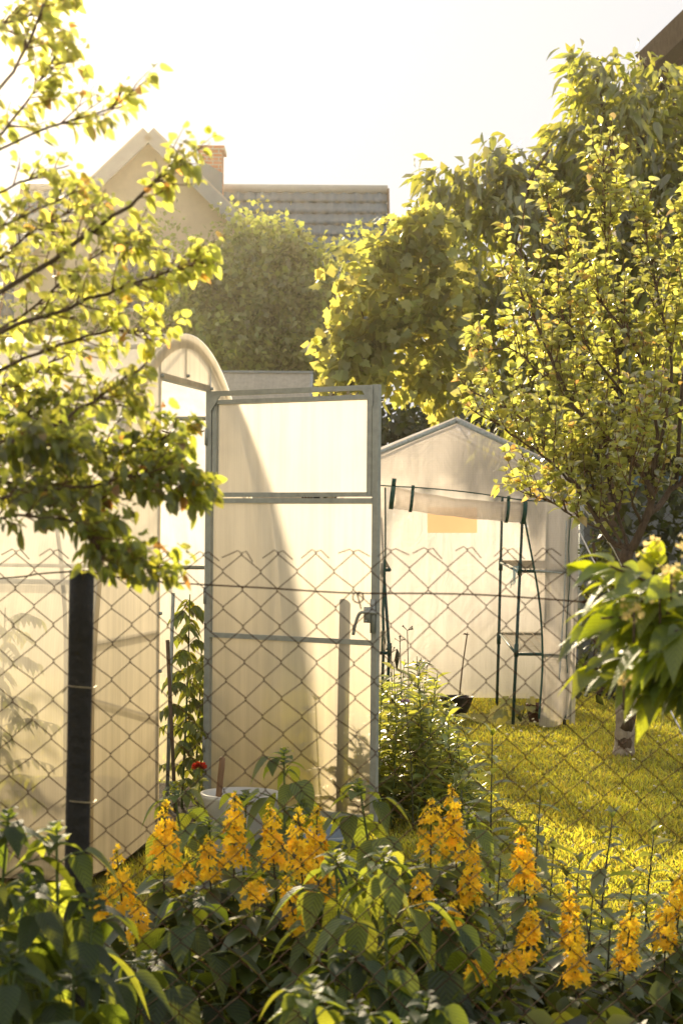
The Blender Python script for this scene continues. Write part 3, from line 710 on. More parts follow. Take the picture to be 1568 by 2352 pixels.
        for zf, zb_ in ((.49, .55), (1.07, 1.10)):
            xs0 = x0 + .02; xs1 = x1
            sh = MB()
            sh.tube([(xs0, yf, zf), (xs1, yf, zf)], .012, 8); sh.tube([(xs0, yb, zb_), (xs1, yb, zb_)], .010, 8)
            sh.tube([(xs0, yf, zf), (xs0, yb, zb_)], .009, 8); sh.tube([(xs1, yf, zf), (xs1, yb, zb_)], .009, 8)
            so_ = obj('shelf_frame', sh, M['green_paint'], r)
            wr = MB()
            for t in np.linspace(.08, .92, 5):
                xx = xs0 * (1 - t) + xs1 * t; wr.bar((xx, yf, zf + .012), (xx, yb, zb_ + .012), .005, .005)
            for t in np.linspace(.02, .98, 24):
                yy = yf * (1 - t) + yb * t; wr.bar((min(xs0, xs1), yy, zf * (1 - t) + zb_ * t + .018), (max(xs0, xs1), yy, zf * (1 - t) + zb_ * t + .018), .003, .003)
            obj('wire_rack', wr, M['shelf_wire'], so_)
    rack('dark green two-tier tube rack standing right of the doorway inside the tent', 1)
    rack('dark green tube rack left of the tent doorway, mostly behind the greenhouse door', -1)
    # twine hanging from the rack
    b = MB()
    for k in range(5):
        p0 = P(1186 - k, 1300, 12.74); pts = [p0 + np.array([.012 * math.sin(k + j * 1.4) - .004 * j, -.01, -.022 * j]) for j in range(6 + k % 3)]
        b.tube(polyline(pts, 12), .003, 5)
    tag(obj('twine', b, M['twine']), 'pale blue twine loops hanging from the upper tier of the right rack', 'twine')
    # black bowl with a dry stalk
    c = np.array([P(1048, 1600, 13.3)[0], 13.3, 0.02])
    t = thing('plant_bowl', 'black plastic bowl holding one dried flower stalk under the tent doorway', 'plant pot', c)
    b = MB().lathe(c, [(0.002, 0.0), (.075, .0), (.10, .05), (.122, .115), (.128, .122), (.122, .122), (.10, .06), (.002, .045)], 28); obj('bowl', b, M['black_plastic'], t)
    b = MB(); tip = P(1072, 1458, 13.3); foot = c + np.array([0.015, 0, .05])
    b.tube(polyline([foot, foot * .5 + tip * .5 + np.array([-.006, 0, 0]), tip], 10), [.006] * 5 + [.005] * 5, 6)
    for k in range(12):
        v = rnd_unit(1)[0]; v[2] = abs(v[2]) * .6 + .1; b.tube([tip, tip + v * .02, tip + v * .035 + np.array([0, 0, -.006])], [.003, .003, .001], 4)
    obj('dry_stalk', b, M['dead'], t)
    c = np.array([P(1228, 1640, 12.95)[0], 12.95, 0.0])
    t = thing('flower_pot', 'small brown pot at the right foot of the tent doorway', 'plant pot', c)
    obj('pot', MB().lathe(c, [(.002, 0), (.045, 0), (.06, .11), (.066, .112), (.066, .13), (.056, .13), (.05, .08), (.002, .08)], 20), M['terracotta'], t)
    # squash seedling
    c = np.array([P(1195, 1640, 12.95)[0], 12.95, 0.0]); g = np.random.default_rng(5)
    t = thing('squash_plant', 'young broad-leaved squash plant at the foot of the right rack', 'plant', c)
    b = MB(); lf = MB(); pos, dr, nr, LL = [], [], [], []
    for k in range(15):
        a = g.random() * 6.28; rr = .05 + .12 * g.random(); tip = c + np.array([rr * math.cos(a), rr * .6 * math.sin(a), .05 + .13 * g.random()])
        b.tube(polyline([c, c * .5 + tip * .5 + np.array([0, 0, .03]), tip], 6), .003, 5)
        pos.append(tip); dr.append([math.cos(a) * .7, math.sin(a) * .5 - .3, -.3]); nr.append([g.normal() * .3, -.6, .8]); LL.append(.07 + .04 * g.random())
    leaves(lf, T_VINE, pos, dr, nr, LL, np.array(LL) * 1.0, .2)
    obj('stems', b, M['stem'], t); obj('foliage', lf, M['vine'], t)

# ------------------------------------------------------------------ chain-link fence
FY = 3.39
def make_fence():
    g = np.random.default_rng(11)
    t = thing('chain_link_fence', 'rusty chain-link fence with a black post across the foreground', 'fence', G(190, FY))
    a, hz = 0.0355, 0.0342
    x0 = P(-500, 1290, FY)[0]; n = 68
    b = MB()
    px_fold = P(1265, 1300, FY)[0]
    def warp(x, z):
        dx = 0.006 * math.sin(x * 5.1 + z * 3) + 0.003 * math.sin(z * 7.3 + 1.0 + x * 2)
        dz = 0.004 * math.sin(x * 3.7 + 0.6) * (z) + 0.003 * math.sin(z * 9 + x * 6)
        s = max(0.0, x - px_fold)
        dz -= min(0.05, 0.12 * s) * (0.4 + 0.6 * max(0, z - .9) / .4)             # sag beyond the loose knot
        dy = 0.012 * math.sin(x * 2.3 + z * 1.7) * (z / 1.3)
        return dx, dy, dz
    ztop = 1.345
    slope = -math.tan(ROLL) * 0.2
    J = g.normal(size=(80, 38, 2)) * 0.0011
    for i in range(n):
        pts = []
        for k in range(38):
            odd = (k + i) % 2
            xx = x0 + (i + (1 if odd else 0)) * a
            zz = ztop - k * hz + slope * (xx - x0)
            bulge = 0.0010 * (1 if odd else -1)
            dx, dy, dz = warp(xx, zz); dx += J[(i + odd) % 80, k, 0]; dz += J[(i + odd) % 80, k, 1]
            # each bend is a short flat crook around its neighbour
            yy = FY + dy + (0.0012 if odd else -0.0012)
            pts.append((xx + bulge + dx, yy, zz + 0.0014 + dz)); pts.append((xx + bulge + dx, yy + (0.0016 if i % 2 else -0.0016), zz - 0.0014 + dz))
        pts = pts[:-1]
        # twisted barb at the top where two wires meet
        top = pts[0]; sgn = 1 if (i % 2) else -1
        lead = []
        if (i % 2) == 1:
            lead = [(top[0] + .026 + g.normal() * .003, top[1] - .004, top[2] - .012 + g.normal() * .003), (top[0] + 0.008, top[1] - .004, top[2] + .003)]
        else:
            lead = [(top[0] - .026 + g.normal() * .003, top[1] + .004, top[2] - .010 + g.normal() * .003), (top[0] - 0.006, top[1] + .004, top[2] + .004)]
        b.tube(lead + pts, 0.00102, 5)
    obj('wire_mesh', b, M['rust_wire'], t)
    pst = MB(); p = P(192, 1308, FY + .0)
    q = [(p[0] - .011, FY - .035, -.1), (p[0] - .004, FY - .035, .6), (p[0] + .002, FY - .035, p[2])]
    rr = .0225
    pst.tube(polyline(q, 14), [rr * (1 + .02 * math.sin(k * 1.7)) for k in range(14)], 18)
    obj('post', pst, M['post_black'], t)
    tw = MB()
    pts = [P(x, y, FY - .006) for x, y in [(-420, 1352), (0, 1329), (90, 1318), (163, 1313)]]
    tw.tube(polyline(pts, 14), .0016, 6)
    pts = [P(x, y, FY - .006) for x, y in [(222, 1318), (360, 1336), (600, 1350), (800, 1362), (960, 1363), (1100, 1366), (1240, 1375), (1345, 1383)]]
    tw.tube(polyline(pts, 30), .0016, 6)
    tw.tube(polyline([P(163, 1313, FY - .006), P(168, 1312, FY - .045), P(192, 1313, FY - .062), P(215, 1315, FY - .045), P(222, 1318, FY - .006)], 14), .0016, 6)
    c = P(822, 1372, FY - .008)
    tw.tube([c + np.array([.010 * math.sin(th), 0, .010 * math.cos(th)]) for th in np.linspace(0, 6.0, 12)] + [c + np.array([.006, 0, -.022])], .0014, 5)
    c = P(1345, 1383, FY - .008)
    tw.tube(polyline([c, c + np.array([.03, 0, -.004]), c + np.array([.3, 0.02, -.01]), c + np.array([.9, .05, .01])], 10), .0014, 5)
    for k in range(4):
        tw.tube([c + np.array([-.010, 0, .0]), c + np.array([.008 + .004 * k, -.004, .006 - .004 * k])], .0016, 5)
    obj('tension_wire', tw, M['rust_wire'], t)
    for y in (1570, 1832):
        ti = MB(); cx = P(190, y, FY - .035)
        ti.tube(polyline([P(160, y - 3, FY - .004), cx + np.array([-.021, -.018, -.003]), cx + np.array([0, -.028, -.004]), cx + np.array([.021, -.02, -.006]), P(222, y + 6, FY)], 16), .0011, 5)
        e = P(160, y - 3, FY - .006); ti.tube([e, e + np.array([-.006, -.004, -.012]), e + np.array([-.013, -.003, -.020])], .0012, 5)
        obj('tie_wire', ti, M['tie'], t)

# ------------------------------------------------------------------ trees and bushes
def lobe_cloud(lobes, g, dens, kper, csize, rmin=0.55):
    """lobes: (centre, (rx,ry,rz)); returns leaf positions and the outward direction of each, in irregular clumps"""
    pos, outw = [], []
    for c, r in lobes:
        c = np.asarray(c, float); r = np.asarray(r, float)
        area = (r[0] * r[1] + r[1] * r[2] + r[0] * r[2]) / 3 * 12.5
        m = max(4, int(area * dens))
        d = rnd_unit(m, g)
        rad = (rmin + (1 - rmin) * g.random(m) ** 0.6) * (1 + 0.13 * np.sin(d[:, 0] * 5 + c[0] * 9) + 0.13 * np.sin(d[:, 2] * 6 + c[2] * 7 + d[:, 1] * 4))
        cp = c + d * r * rad[:, None]
        o = unit(d / r * r.mean())
        kk = np.maximum(2, (kper * (0.5 + g.random(m))).astype(int))
        idx = np.repeat(np.arange(m), kk)
        pos.append(cp[idx] + np.clip(g.normal(size=(len(idx), 3)), -1.5, 1.5) * csize); outw.append(o[idx])
    return np.concatenate(pos), np.concatenate(outw)

def px_lobes(lst, d0):
    out = []
    for l in lst:
        px, py, rx, rz = l[:4]; d = d0 + (l[4] if len(l) > 4 else 0)
        s = d / F; out.append((P(px, py, d), (rx * s, (l[5] if len(l) > 5 else 0.8) * max(rx, rz) * s, rz * s)))
    return out

def crown(lobes, seed, dens, kper, csize, L, Wd, tpl, hang=0.3, up=0.25, droop=0.2, inner=0.35, jit=0.9, fold=0.35, rmin=0.55):
    g = np.random.default_rng(seed)
    pos, o = lobe_cloud(lobes, g, dens, kper, csize, rmin)
    n = len(pos)
    d = o * 0.8 + rnd_unit(n, g) * jit; d[:, 2] += -hang
    nor = o * 0.7 + rnd_unit(n, g) * 0.75; nor[:, 2] += up
    b = MB()
    ll = L * (0.65 + 0.6 * g.random(n)); leaves(b, tpl, pos, d, nor, ll, Wd / L * ll * (0.75 + 0.5 * g.random(n)), droop * (0.5 + g.random(n)), fold * (0.4 + 1.3 * g.random(n))[:, None, None], curl=-.15 + .45 * g.random(n))
    if inner > 0:                                       # bigger leaves in the shade of the inside close the gaps
        ip, io = lobe_cloud([(c, tuple(np.array(r) * 0.66)) for c, r in lobes], g, dens * 0.8, kper * inner * 1.8, csize * 1.2, 0.35)
        m = len(ip); leaves(b, T_MIN, ip, rnd_unit(m, g), io + rnd_unit(m, g) * .6, L * 1.15, Wd * 1.35, droop, fold)
    return b

def limb(b, pts, r0, r1, n=14, sides=7, wob=0.0, g=None, mat=0):
    q = polyline(pts, n, wob, g); b.tube(q, np.linspace(r0, r1, n), sides, mat); return q

def twig_tree(limbs, seed, ntw, tl, bias, L, Wd, tpl, spur=5, leaf_step=0.05, r_tw=0.004, droop=0.25, start=0.25, hang=0.1, sub=0.5, spread=0.9):
    """twigs leave the given limbs; leaves sit in little clusters along the twigs"""
    g = np.random.default_rng(seed)
    wood = MB(); lp, ld, ln, ls = [], [], [], []
    def leafy(q, dens=1.0, s0=0.15):
        seg = np.linalg.norm(np.diff(q, axis=0), axis=1); tot = seg.sum(); k = max(1, int(tot / leaf_step * dens))
        for j in range(k):
            u = s0 + (1 - s0) * (j + g.random()) / k; x = u * (len(q) - 1); i = min(int(x), len(q) - 2); f = x - i
            p = q[i] * (1 - f) + q[i + 1] * f; ax = unit(q[i + 1] - q[i])
            for s in range(max(1, int(spur * (0.5 + g.random())))):
                v = rnd_unit(1, g)[0]; dd = unit(v - ax * (v @ ax) * .6 + ax * .5 + bias * .35); dd[2] -= hang
                lp.append(p + dd * .008); ld.append(dd); nn = rnd_unit(1, g)[0] * .8; nn[2] += .7; ln.append(nn); ls.append(0.6 + 0.6 * g.random())
    for (pts, r0, r1, wgt) in limbs:
        q = limb(wood, pts, r0, r1, 18, 7, r0 * 0.35, g)
        tot = np.linalg.norm(np.diff(q, axis=0), axis=1).sum()
        k = int(ntw * wgt * tot)
        leafy(q, 0.35, start)
        for j in range(k):
            u = start + (1 - start) * g.random() ** 0.85; x = u * (len(q) - 1); i = min(int(x), len(q) - 2); f = x - i
            p = q[i] * (1 - f) + q[i + 1] * f; ax = unit(q[i + 1] - q[i])
            v = rnd_unit(1, g)[0]; dd = unit((v - ax * (v @ ax)) * spread + ax * .5 + bias)
            ln_ = tl * (0.45 + 0.8 * g.random()) * (1.1 - .4 * u)
            mid = p + dd * ln_ * .5 + rnd_unit(1, g)[0] * ln_ * .06; end = p + unit(dd + bias * .5) * ln_
            qq = polyline([p, mid, end], 7, 0, g); wood.tube(qq, np.linspace(r_tw, r_tw * .4, 7), 4, 1); leafy(qq)
            if g.random() < sub:
                m = qq[3]; d2 = unit(dd + rnd_unit(1, g)[0] * .9 + bias * .4); e2 = m + d2 * ln_ * .5
                q2 = polyline([m, m * .5 + e2 * .5 + rnd_unit(1, g)[0] * .01, e2], 5, 0, g); wood.tube(q2, np.linspace(r_tw * .7, r_tw * .3, 5), 4, 1); leafy(q2)
    lf = MB(); n = len(lp); ls = np.array(ls)
    leaves(lf, tpl, lp, ld, ln, L * ls, Wd * ls * (.75 + .5 * g.random(n)), droop, (0.2 + .6 * g.random(n))[:, None, None], curl=-.12 + .45 * g.random(n))
    return wood, lf

def make_trees():
    # --- pear tree leaning in from the left, close to the camera
    D = 2.95
    def q(*pts): return [P(x, y, D + dz) for x, y, dz in pts]
    limbs = [
        (q((-330, 3050, .1), (-300, 1800, .1), (-290, 900, .1), (-260, 100, 0), (-200, -500, 0)), .055, .02, 0.25),
        (q((-290, 1000, .1), (-120, 760, .1), (110, 600, .05), (270, 490, 0), (350, 420, 0), (405, 375, 0)), .006, .0015, .9),
        (q((-290, 950, .1), (-60, 790, .15), (180, 700, .1), (340, 640, .1), (470, 600, .1)), .005, .0015, 1.35),
        (q((-290, 1050, 0), (-60, 880, .2), (120, 800, .15), (250, 760, .1), (380, 770, .1)), .004, .0015, .6),
        (q((-290, 1250, 0), (-40, 1060, .05), (130, 970, 0), (260, 890, 0), (340, 830, 0)), .005, .0015, .8),
        (q((-290, 1300, 0), (-20, 1150, 0), (190, 1120, 0), (330, 1090, 0), (440, 1115, 0)), .004, .0015, 1.65),
        (q((-290, 1200, .2), (0, 1090, .2), (200, 1050, .15), (300, 1030, .15), (390, 1000, .1)), .003, .0015, 1.5),
        (q((-290, 1350, 0), (-40, 1200, -.1), (120, 1190, -.1), (200, 1215, -.1), (235, 1290, -.1)), .003, .0015, 1.3),
        (q((180, 1215, -.1), (240, 1265, -.1), (300, 1285, -.1), (370, 1305, -.1)), .003, .0012, 1.3),
        (q((-290, 1150, .1), (-80, 1030, .2), (60, 960, .2), (160, 930, .2)), .003, .0015, 1.5),
        (q((-270, 420, 0), (-110, 300, 0), (20, 180, 0), (90, 40, 0), (130, -60, 0)), .004, .0015, 1.1),
        (q((-270, 500, 0), (-110, 420, .1), (20, 290, .1), (90, 190, .1), (140, 110, .1)), .003, .0015, 1.1),
        (q((-270, 300, 0), (-130, 120, .1), (0, 60, .1), (90, 30, .1)), .003, .0015, 1.1),
        (q((-270, 560, 0), (-80, 390, 0), (90, 300, 0), (240, 255, 0), (335, 185, 0)), .003, .0012, .45),
        (q((-280, 700, 0), (-70, 560, 0), (90, 480, 0), (200, 430, 0)), .003, .0012, .5),
        (q((-280, 640, 0), (-70, 480, .1), (70, 410, .1), (160, 380, .1)), .003, .0012, .4),
        (q((-290, 1000, .2), (-100, 820, .3), (60, 720, .3), (200, 600, .3), (330, 530, .3)), .003, .0015, 1.2),
        (q((-290, 1000, .3), (-100, 700, .3), (40, 560, .3), (180, 470, .3)), .003, .0015, 1.1),
        (q((-290, 1100, .3), (-80, 940, .3), (60, 860, .3), (190, 800, .3)), .003, .0015, 1.2),
        (q((-290, 1250, .1), (-60, 1120, .1), (80, 1120, .1), (230, 1160, .1)), .003, .0015, 1.5),
        (q((-290, 1200, -.15), (-60, 1040, -.15), (60, 1010, -.15), (150, 1030, -.15)), .003, .0015, 1.5),
    ]
    t = thing('pear_tree', 'leafy fruit tree reaching in from the left edge in front of the fence', 'tree', G(-330, D + .1))
    low = [l for l in limbs if l[0][-1][2] < P(0, 880, D)[2] and l[1] < .03]; high = [l for l in limbs if not (l[0][-1][2] < P(0, 880, D)[2] and l[1] < .03)]
    bi = np.array([.25, 0, .15])
    wd, lf = twig_tree(high, 21, 44, .085, bi, .0205, .0145, T_ROUND, spur=2.8, leaf_step=.018, r_tw=.0015, droop=.35, start=.3, hang=.25)
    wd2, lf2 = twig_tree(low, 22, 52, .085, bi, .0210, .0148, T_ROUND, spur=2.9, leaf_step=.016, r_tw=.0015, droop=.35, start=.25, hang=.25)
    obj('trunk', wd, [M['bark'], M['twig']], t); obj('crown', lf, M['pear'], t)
    obj('lower_boughs', wd2, [M['bark'], M['twig']], t); obj('lower_crown', lf2, M['pear_shade'], t)

    # --- plum tree on the lawn at the right
    D = 11.2
    limbs = [
        (q((1432, 1732, 0), (1436, 1600, 0), (1447, 1400, 0), (1442, 1262, 0)), .050, .042, 0),
        (q((1442, 1270, 0), (1480, 1190, 0), (1492, 1120, 0), (1445, 1050, 0), (1345, 965, 0), (1245, 780, 0), (1190, 560, 0)), .028, .006, 1.0),
        (q((1442, 1270, 0), (1390, 1230, .1), (1325, 1120, .1), (1285, 1060, .1), (1190, 955, .1), (1085, 900, .1)), .019, .005, 1.15),
        (q((1325, 1120, .1), (1260, 1060, -.2), (1180, 1000, -.2), (1120, 960, -.2)), .009, .004, 1.1),
        (q((1380, 1215, 0), (1320, 1190, -.3), (1262, 1150, -.3), (1215, 1140, -.3)), .007, .004, 1.3),
        (q((1480, 1190, 0), (1552, 1120, .2), (1640, 1000, .2), (1700, 800, .2)), .024, .008, 1.2),
        (q((1445, 1050, 0), (1425, 900, .2), (1395, 700, .2), (1390, 520, .2), (1385, 370, .2)), .015, .004, 1.15),
        (q((1492, 1120, 0), (1505, 950, -.1), (1450, 780, -.1), (1330, 640, -.1), (1250, 470, -.1)), .013, .004, 1.0),
        (q((1500, 1100, 0), (1540, 850, 0), (1510, 680, 0), (1475, 500, 0)), .013, .004, 1.1),
        (q((1552, 1120, .2), (1570, 800, .1), (1590, 600, .1), (1600, 420, .1)), .013, .004, 1.1),
        (q((1345, 965, 0), (1260, 880, .3), (1170, 800, .3), (1090, 820, .3)), .009, .003, 1.2),
        (q((1425, 900, .2), (1350, 800, -.2), (1300, 740, -.2), (1200, 690, -.2)), .009, .003, 1.1),
        (q((1442, 1262, 0), (1400, 1120, .3), (1380, 980, .3), (1330, 840, .3)), .012, .004, 1.2),
        (q((1470, 1200, 0), (1445, 1120, -.3), (1470, 980, -.3), (1540, 960, -.3)), .010, .004, 1.4),
        (q((1425, 1250, 0), (1370, 1150, .2), (1345, 1060, .2)), .009, .004, 1.2),
    ]
    t = thing('plum_tree', 'sunlit open-branched fruit tree with a pale trunk on the lawn beside the tent', 'tree', G(1432, D))
    wd, lf = twig_tree(limbs, 33, 18, .42, np.array([-.05, -.05, .80]), .068, .043, T_OVATE, spur=3.0, leaf_step=.052, r_tw=.0045, droop=.25, start=.18, hang=.0, sub=.6, spread=.7)
    obj('trunk', wd, [M['bark'], M['twig']], t); obj('crown', lf, M['apple'], t)
    b = MB(); qq = polyline(q((1431, 1738, 0), (1436, 1640, 0), (1443, 1500, 0), (1447, 1390, 0)), 22)
    b.tube(qq + np.array([0, 0, 0]), [.060 + .012 * math.exp(-k * .8) + .003 * math.sin(k * 2.1) + (.010 if k == 8 else 0) for k in range(22)], 14)
    obj('lower_trunk', b, M['bark_pale'], t)

    # --- tall cherry tree behind on the right
    D = 18.0
    lobes = px_lobes([(1460, 290, 170, 180), (1385, 190, 80, 90), (1560, 220, 110, 120, .5), (1530, 520, 150, 240), (1640, 500, 150, 300, .5), (1340, 330, 60, 110), (1085, 460, 120, 105), (1010, 430, 55, 70), (1180, 450, 120, 90),
                      (1170, 610, 190, 160), (1060, 640, 110, 110), (1350, 640, 170, 220), (1330, 860, 190, 150, .3), (1130, 790, 90, 100), (1230, 800, 130, 120), (1020, 720, 60, 80, -.4), (1500, 850, 160, 200, .4), (1210, 960, 110, 70, .6), (1375, 480, 110, 120), (1240, 430, 80, 70), (1290, 370, 60, 60), (1160, 410, 70, 55)], D)
    b = crown(lobes, 41, 7.0, 16, .11, .175, .058, T_LANCE, hang=.75, up=.3, droop=.30, inner=.5, jit=.65)
    t = thing('cherry_tree', 'tall tree with long hanging leaves, the highest one at the right edge', 'tree', G(1400, D))
    obj('crown', b, M['cherry'], t)
    wd = MB(); g = np.random.default_rng(4)
    base = G(1400, D)
    limb(wd, [base, P(1405, 1200, D), P(1400, 900, D), P(1450, 500, D), P(1480, 250, D)], .16, .03, 16, 9)
    limb(wd, [P(1402, 1000, D), P(1300, 760, D), P(1180, 560, D), P(1080, 440, D)], .07, .015, 12)
    limb(wd, [P(1180, 560, D), P(1215, 420, D - .4), P(1260, 345, D - .4)], .028, .012, 8)
    limb(wd, [P(1420, 800, D), P(1540, 560, D), P(1600, 400, D)], .07, .02, 10)
    limb(wd, [P(1445, 520, D), P(1400, 330, D), P(1370, 180, D)], .04, .01, 10)
    obj('trunk', wd, M['bark'], t)

    # --- grape vine heaped over a support at the left foot of the cherry
    D = 16.6
    lobes = px_lobes([(950, 590, 85, 80), (870, 690, 105, 100), (830, 800, 85, 80), (940, 800, 110, 120), (760, 850, 45, 45, -.2), (900, 560, 45, 50), (800, 640, 35, 40), (1010, 680, 80, 90), (1020, 860, 80, 70, .3), (985, 520, 70, 60)], D)
    b = crown(lobes, 52, 23, 9.0, .085, .100, .100, T_VINE, hang=.35, up=.35, droop=.15, inner=.45, jit=.7)
    t = thing('grape_vine', 'pale lobed-leaf vine heaped up left of the tall tree, above the tent roof', 'climbing plant', G(930, D))
    obj('foliage', b, M['vine'], t)
    wd = MB()
    for k in range(4):
        x = 790 + 40 * k; limb(wd, [G(690 + 7 * k, D + .1), P(705 + 9 * k, 1000, D + .1), P(x, 780, D), P(x - 20, 640, D)], .014, .005, 10, 5)
    obj('stems', wd, M['bark'], t)

    # --- dark hedge behind the tent
    D = 25.5
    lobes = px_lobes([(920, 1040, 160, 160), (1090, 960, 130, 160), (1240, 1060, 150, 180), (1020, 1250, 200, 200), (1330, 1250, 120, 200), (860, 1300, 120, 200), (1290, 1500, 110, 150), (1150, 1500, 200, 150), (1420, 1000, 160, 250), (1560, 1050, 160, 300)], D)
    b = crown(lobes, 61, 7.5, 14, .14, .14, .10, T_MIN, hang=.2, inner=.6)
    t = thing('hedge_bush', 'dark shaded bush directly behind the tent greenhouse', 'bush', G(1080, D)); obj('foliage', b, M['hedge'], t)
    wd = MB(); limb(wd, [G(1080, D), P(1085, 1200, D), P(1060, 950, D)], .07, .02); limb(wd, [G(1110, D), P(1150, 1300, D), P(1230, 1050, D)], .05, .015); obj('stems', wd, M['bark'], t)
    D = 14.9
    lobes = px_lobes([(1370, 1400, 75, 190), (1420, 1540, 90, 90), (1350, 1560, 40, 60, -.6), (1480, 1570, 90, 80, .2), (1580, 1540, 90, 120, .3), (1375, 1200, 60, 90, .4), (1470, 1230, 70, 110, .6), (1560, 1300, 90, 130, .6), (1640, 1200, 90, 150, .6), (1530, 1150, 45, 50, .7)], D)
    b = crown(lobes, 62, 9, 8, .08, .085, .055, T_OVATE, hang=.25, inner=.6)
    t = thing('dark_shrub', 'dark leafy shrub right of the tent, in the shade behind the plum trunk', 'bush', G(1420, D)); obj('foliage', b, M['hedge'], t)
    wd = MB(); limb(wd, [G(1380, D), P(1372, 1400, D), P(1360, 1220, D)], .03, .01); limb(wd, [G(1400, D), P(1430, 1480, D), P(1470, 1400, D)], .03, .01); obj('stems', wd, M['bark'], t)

    # --- dense round tree in the middle distance, looser bushes left of it
    D = 33.0
    lobes = px_lobes([(575, 560, 62, 85), (620, 640, 120, 95), (530, 690, 120, 100), (690, 740, 110, 105), (455, 760, 95, 90), (570, 800, 150, 75), (725, 655, 55, 60), (765, 700, 45, 55), (660, 830, 140, 50), (630, 580, 45, 45), (655, 590, 45, 40, -1), (500, 640, 50, 45, -1.2), (600, 680, 60, 50, -1.6), (700, 690, 45, 40, -1.2), (470, 720, 50, 40, -1.2), (640, 770, 60, 45, -1.6), (540, 770, 60, 45, -1.8), (730, 610, 30, 30, -.6)], D)
    b = crown(lobes, 71, 2.2, 60, .24, .13, .085, T_MIN, hang=.1, up=.55, inner=.6, rmin=.7)
    t = thing('round_tree', 'dense round-headed green tree in front of the house with the tiled roof', 'tree', G(610, D)); obj('crown', b, M['dense'], t)
    wd = MB(); limb(wd, [G(610, D), P(605, 1000, D), P(600, 760, D), P(575, 560, D)], .10, .02); limb(wd, [P(605, 950, D), P(680, 760, D), P(720, 660, D)], .05, .015); limb(wd, [P(605, 950, D), P(520, 780, D), P(470, 720, D)], .05, .015); obj('trunk', wd, M['bark'], t)
    D = 35.0
    lobes = px_lobes([(420, 590, 80, 75), (350, 560, 60, 60), (330, 690, 110, 110), (240, 730, 120, 90), (420, 690, 70, 90)], D)
    b = crown(lobes, 72, 2.4, 16, .18, .125, .07, T_MIN, hang=.1, up=.3, inner=.5)
    t = thing('loose_tree', 'pale hazy tree beneath the cream gable, half hidden by the fruit tree', 'tree', G(360, D)); obj('crown', b, M['dense'], t)
    wd = MB(); limb(wd, [G(360, D), P(360, 900, D), P(370, 620, D)], .12, .03); limb(wd, [P(360, 850, D), P(280, 740, D)], .06, .02); obj('trunk', wd, M['bark'], t)
    D = 34.0
    lobes = px_lobes([(100, 760, 130, 60), (-30, 720, 120, 80), (-180, 700, 140, 120), (-380, 650, 180, 180)], D)
    b = crown(lobes, 73, 2.4, 16, .18, .125, .07, T_MIN, hang=.1, up=.3, inner=.5)
    t = thing('garden_bush', 'low hazy bush above the ridge of the arched greenhouse at the far left', 'bush', G(60, D)); obj('foliage', b, M['dense'], t)
    wd = MB(); limb(wd, [G(60, D), P(60, 900, D), P(70, 760, D)], .08, .02); limb(wd, [G(-100, D), P(-110, 900, D), P(-160, 700, D)], .1, .02); obj('stems', wd, M['bark'], t)
    D = 36.0
    lobes = px_lobes([(835, 570, 45, 50), (860, 640, 60, 60), (800, 620, 40, 45), (880, 720, 90, 80)], D)
    b = crown(lobes, 74, 2.8, 16, .17, .115, .068, T_MIN, hang=.1, up=.4, inner=.4)
    t = thing('small_tree', 'small light tree below the right end of the tiled roof', 'tree', G(850, D)); obj('crown', b, M['dense'], t)
    wd = MB(); limb(wd, [G(850, D), P(850, 900, D), P(845, 600, D)], .08, .02); obj('trunk', wd, M['bark'], t)
    # far tree line that closes the horizon
    g = np.random.default_rng(80); b = MB()
    lobes = [((x, 75 + 6 * math.sin(x), 2.2 + .8 * math.sin(x * .7)), (4.5, 2.5, 2.8 + math.sin(x * 1.3))) for x in np.arange(-60, 61, 5.5)]
    b = crown(lobes, 81, .5, 9, .5, .5, .35, T_MIN, inner=.5)
    tag(obj('far_trees', b, M['dense']), kind='stuff')

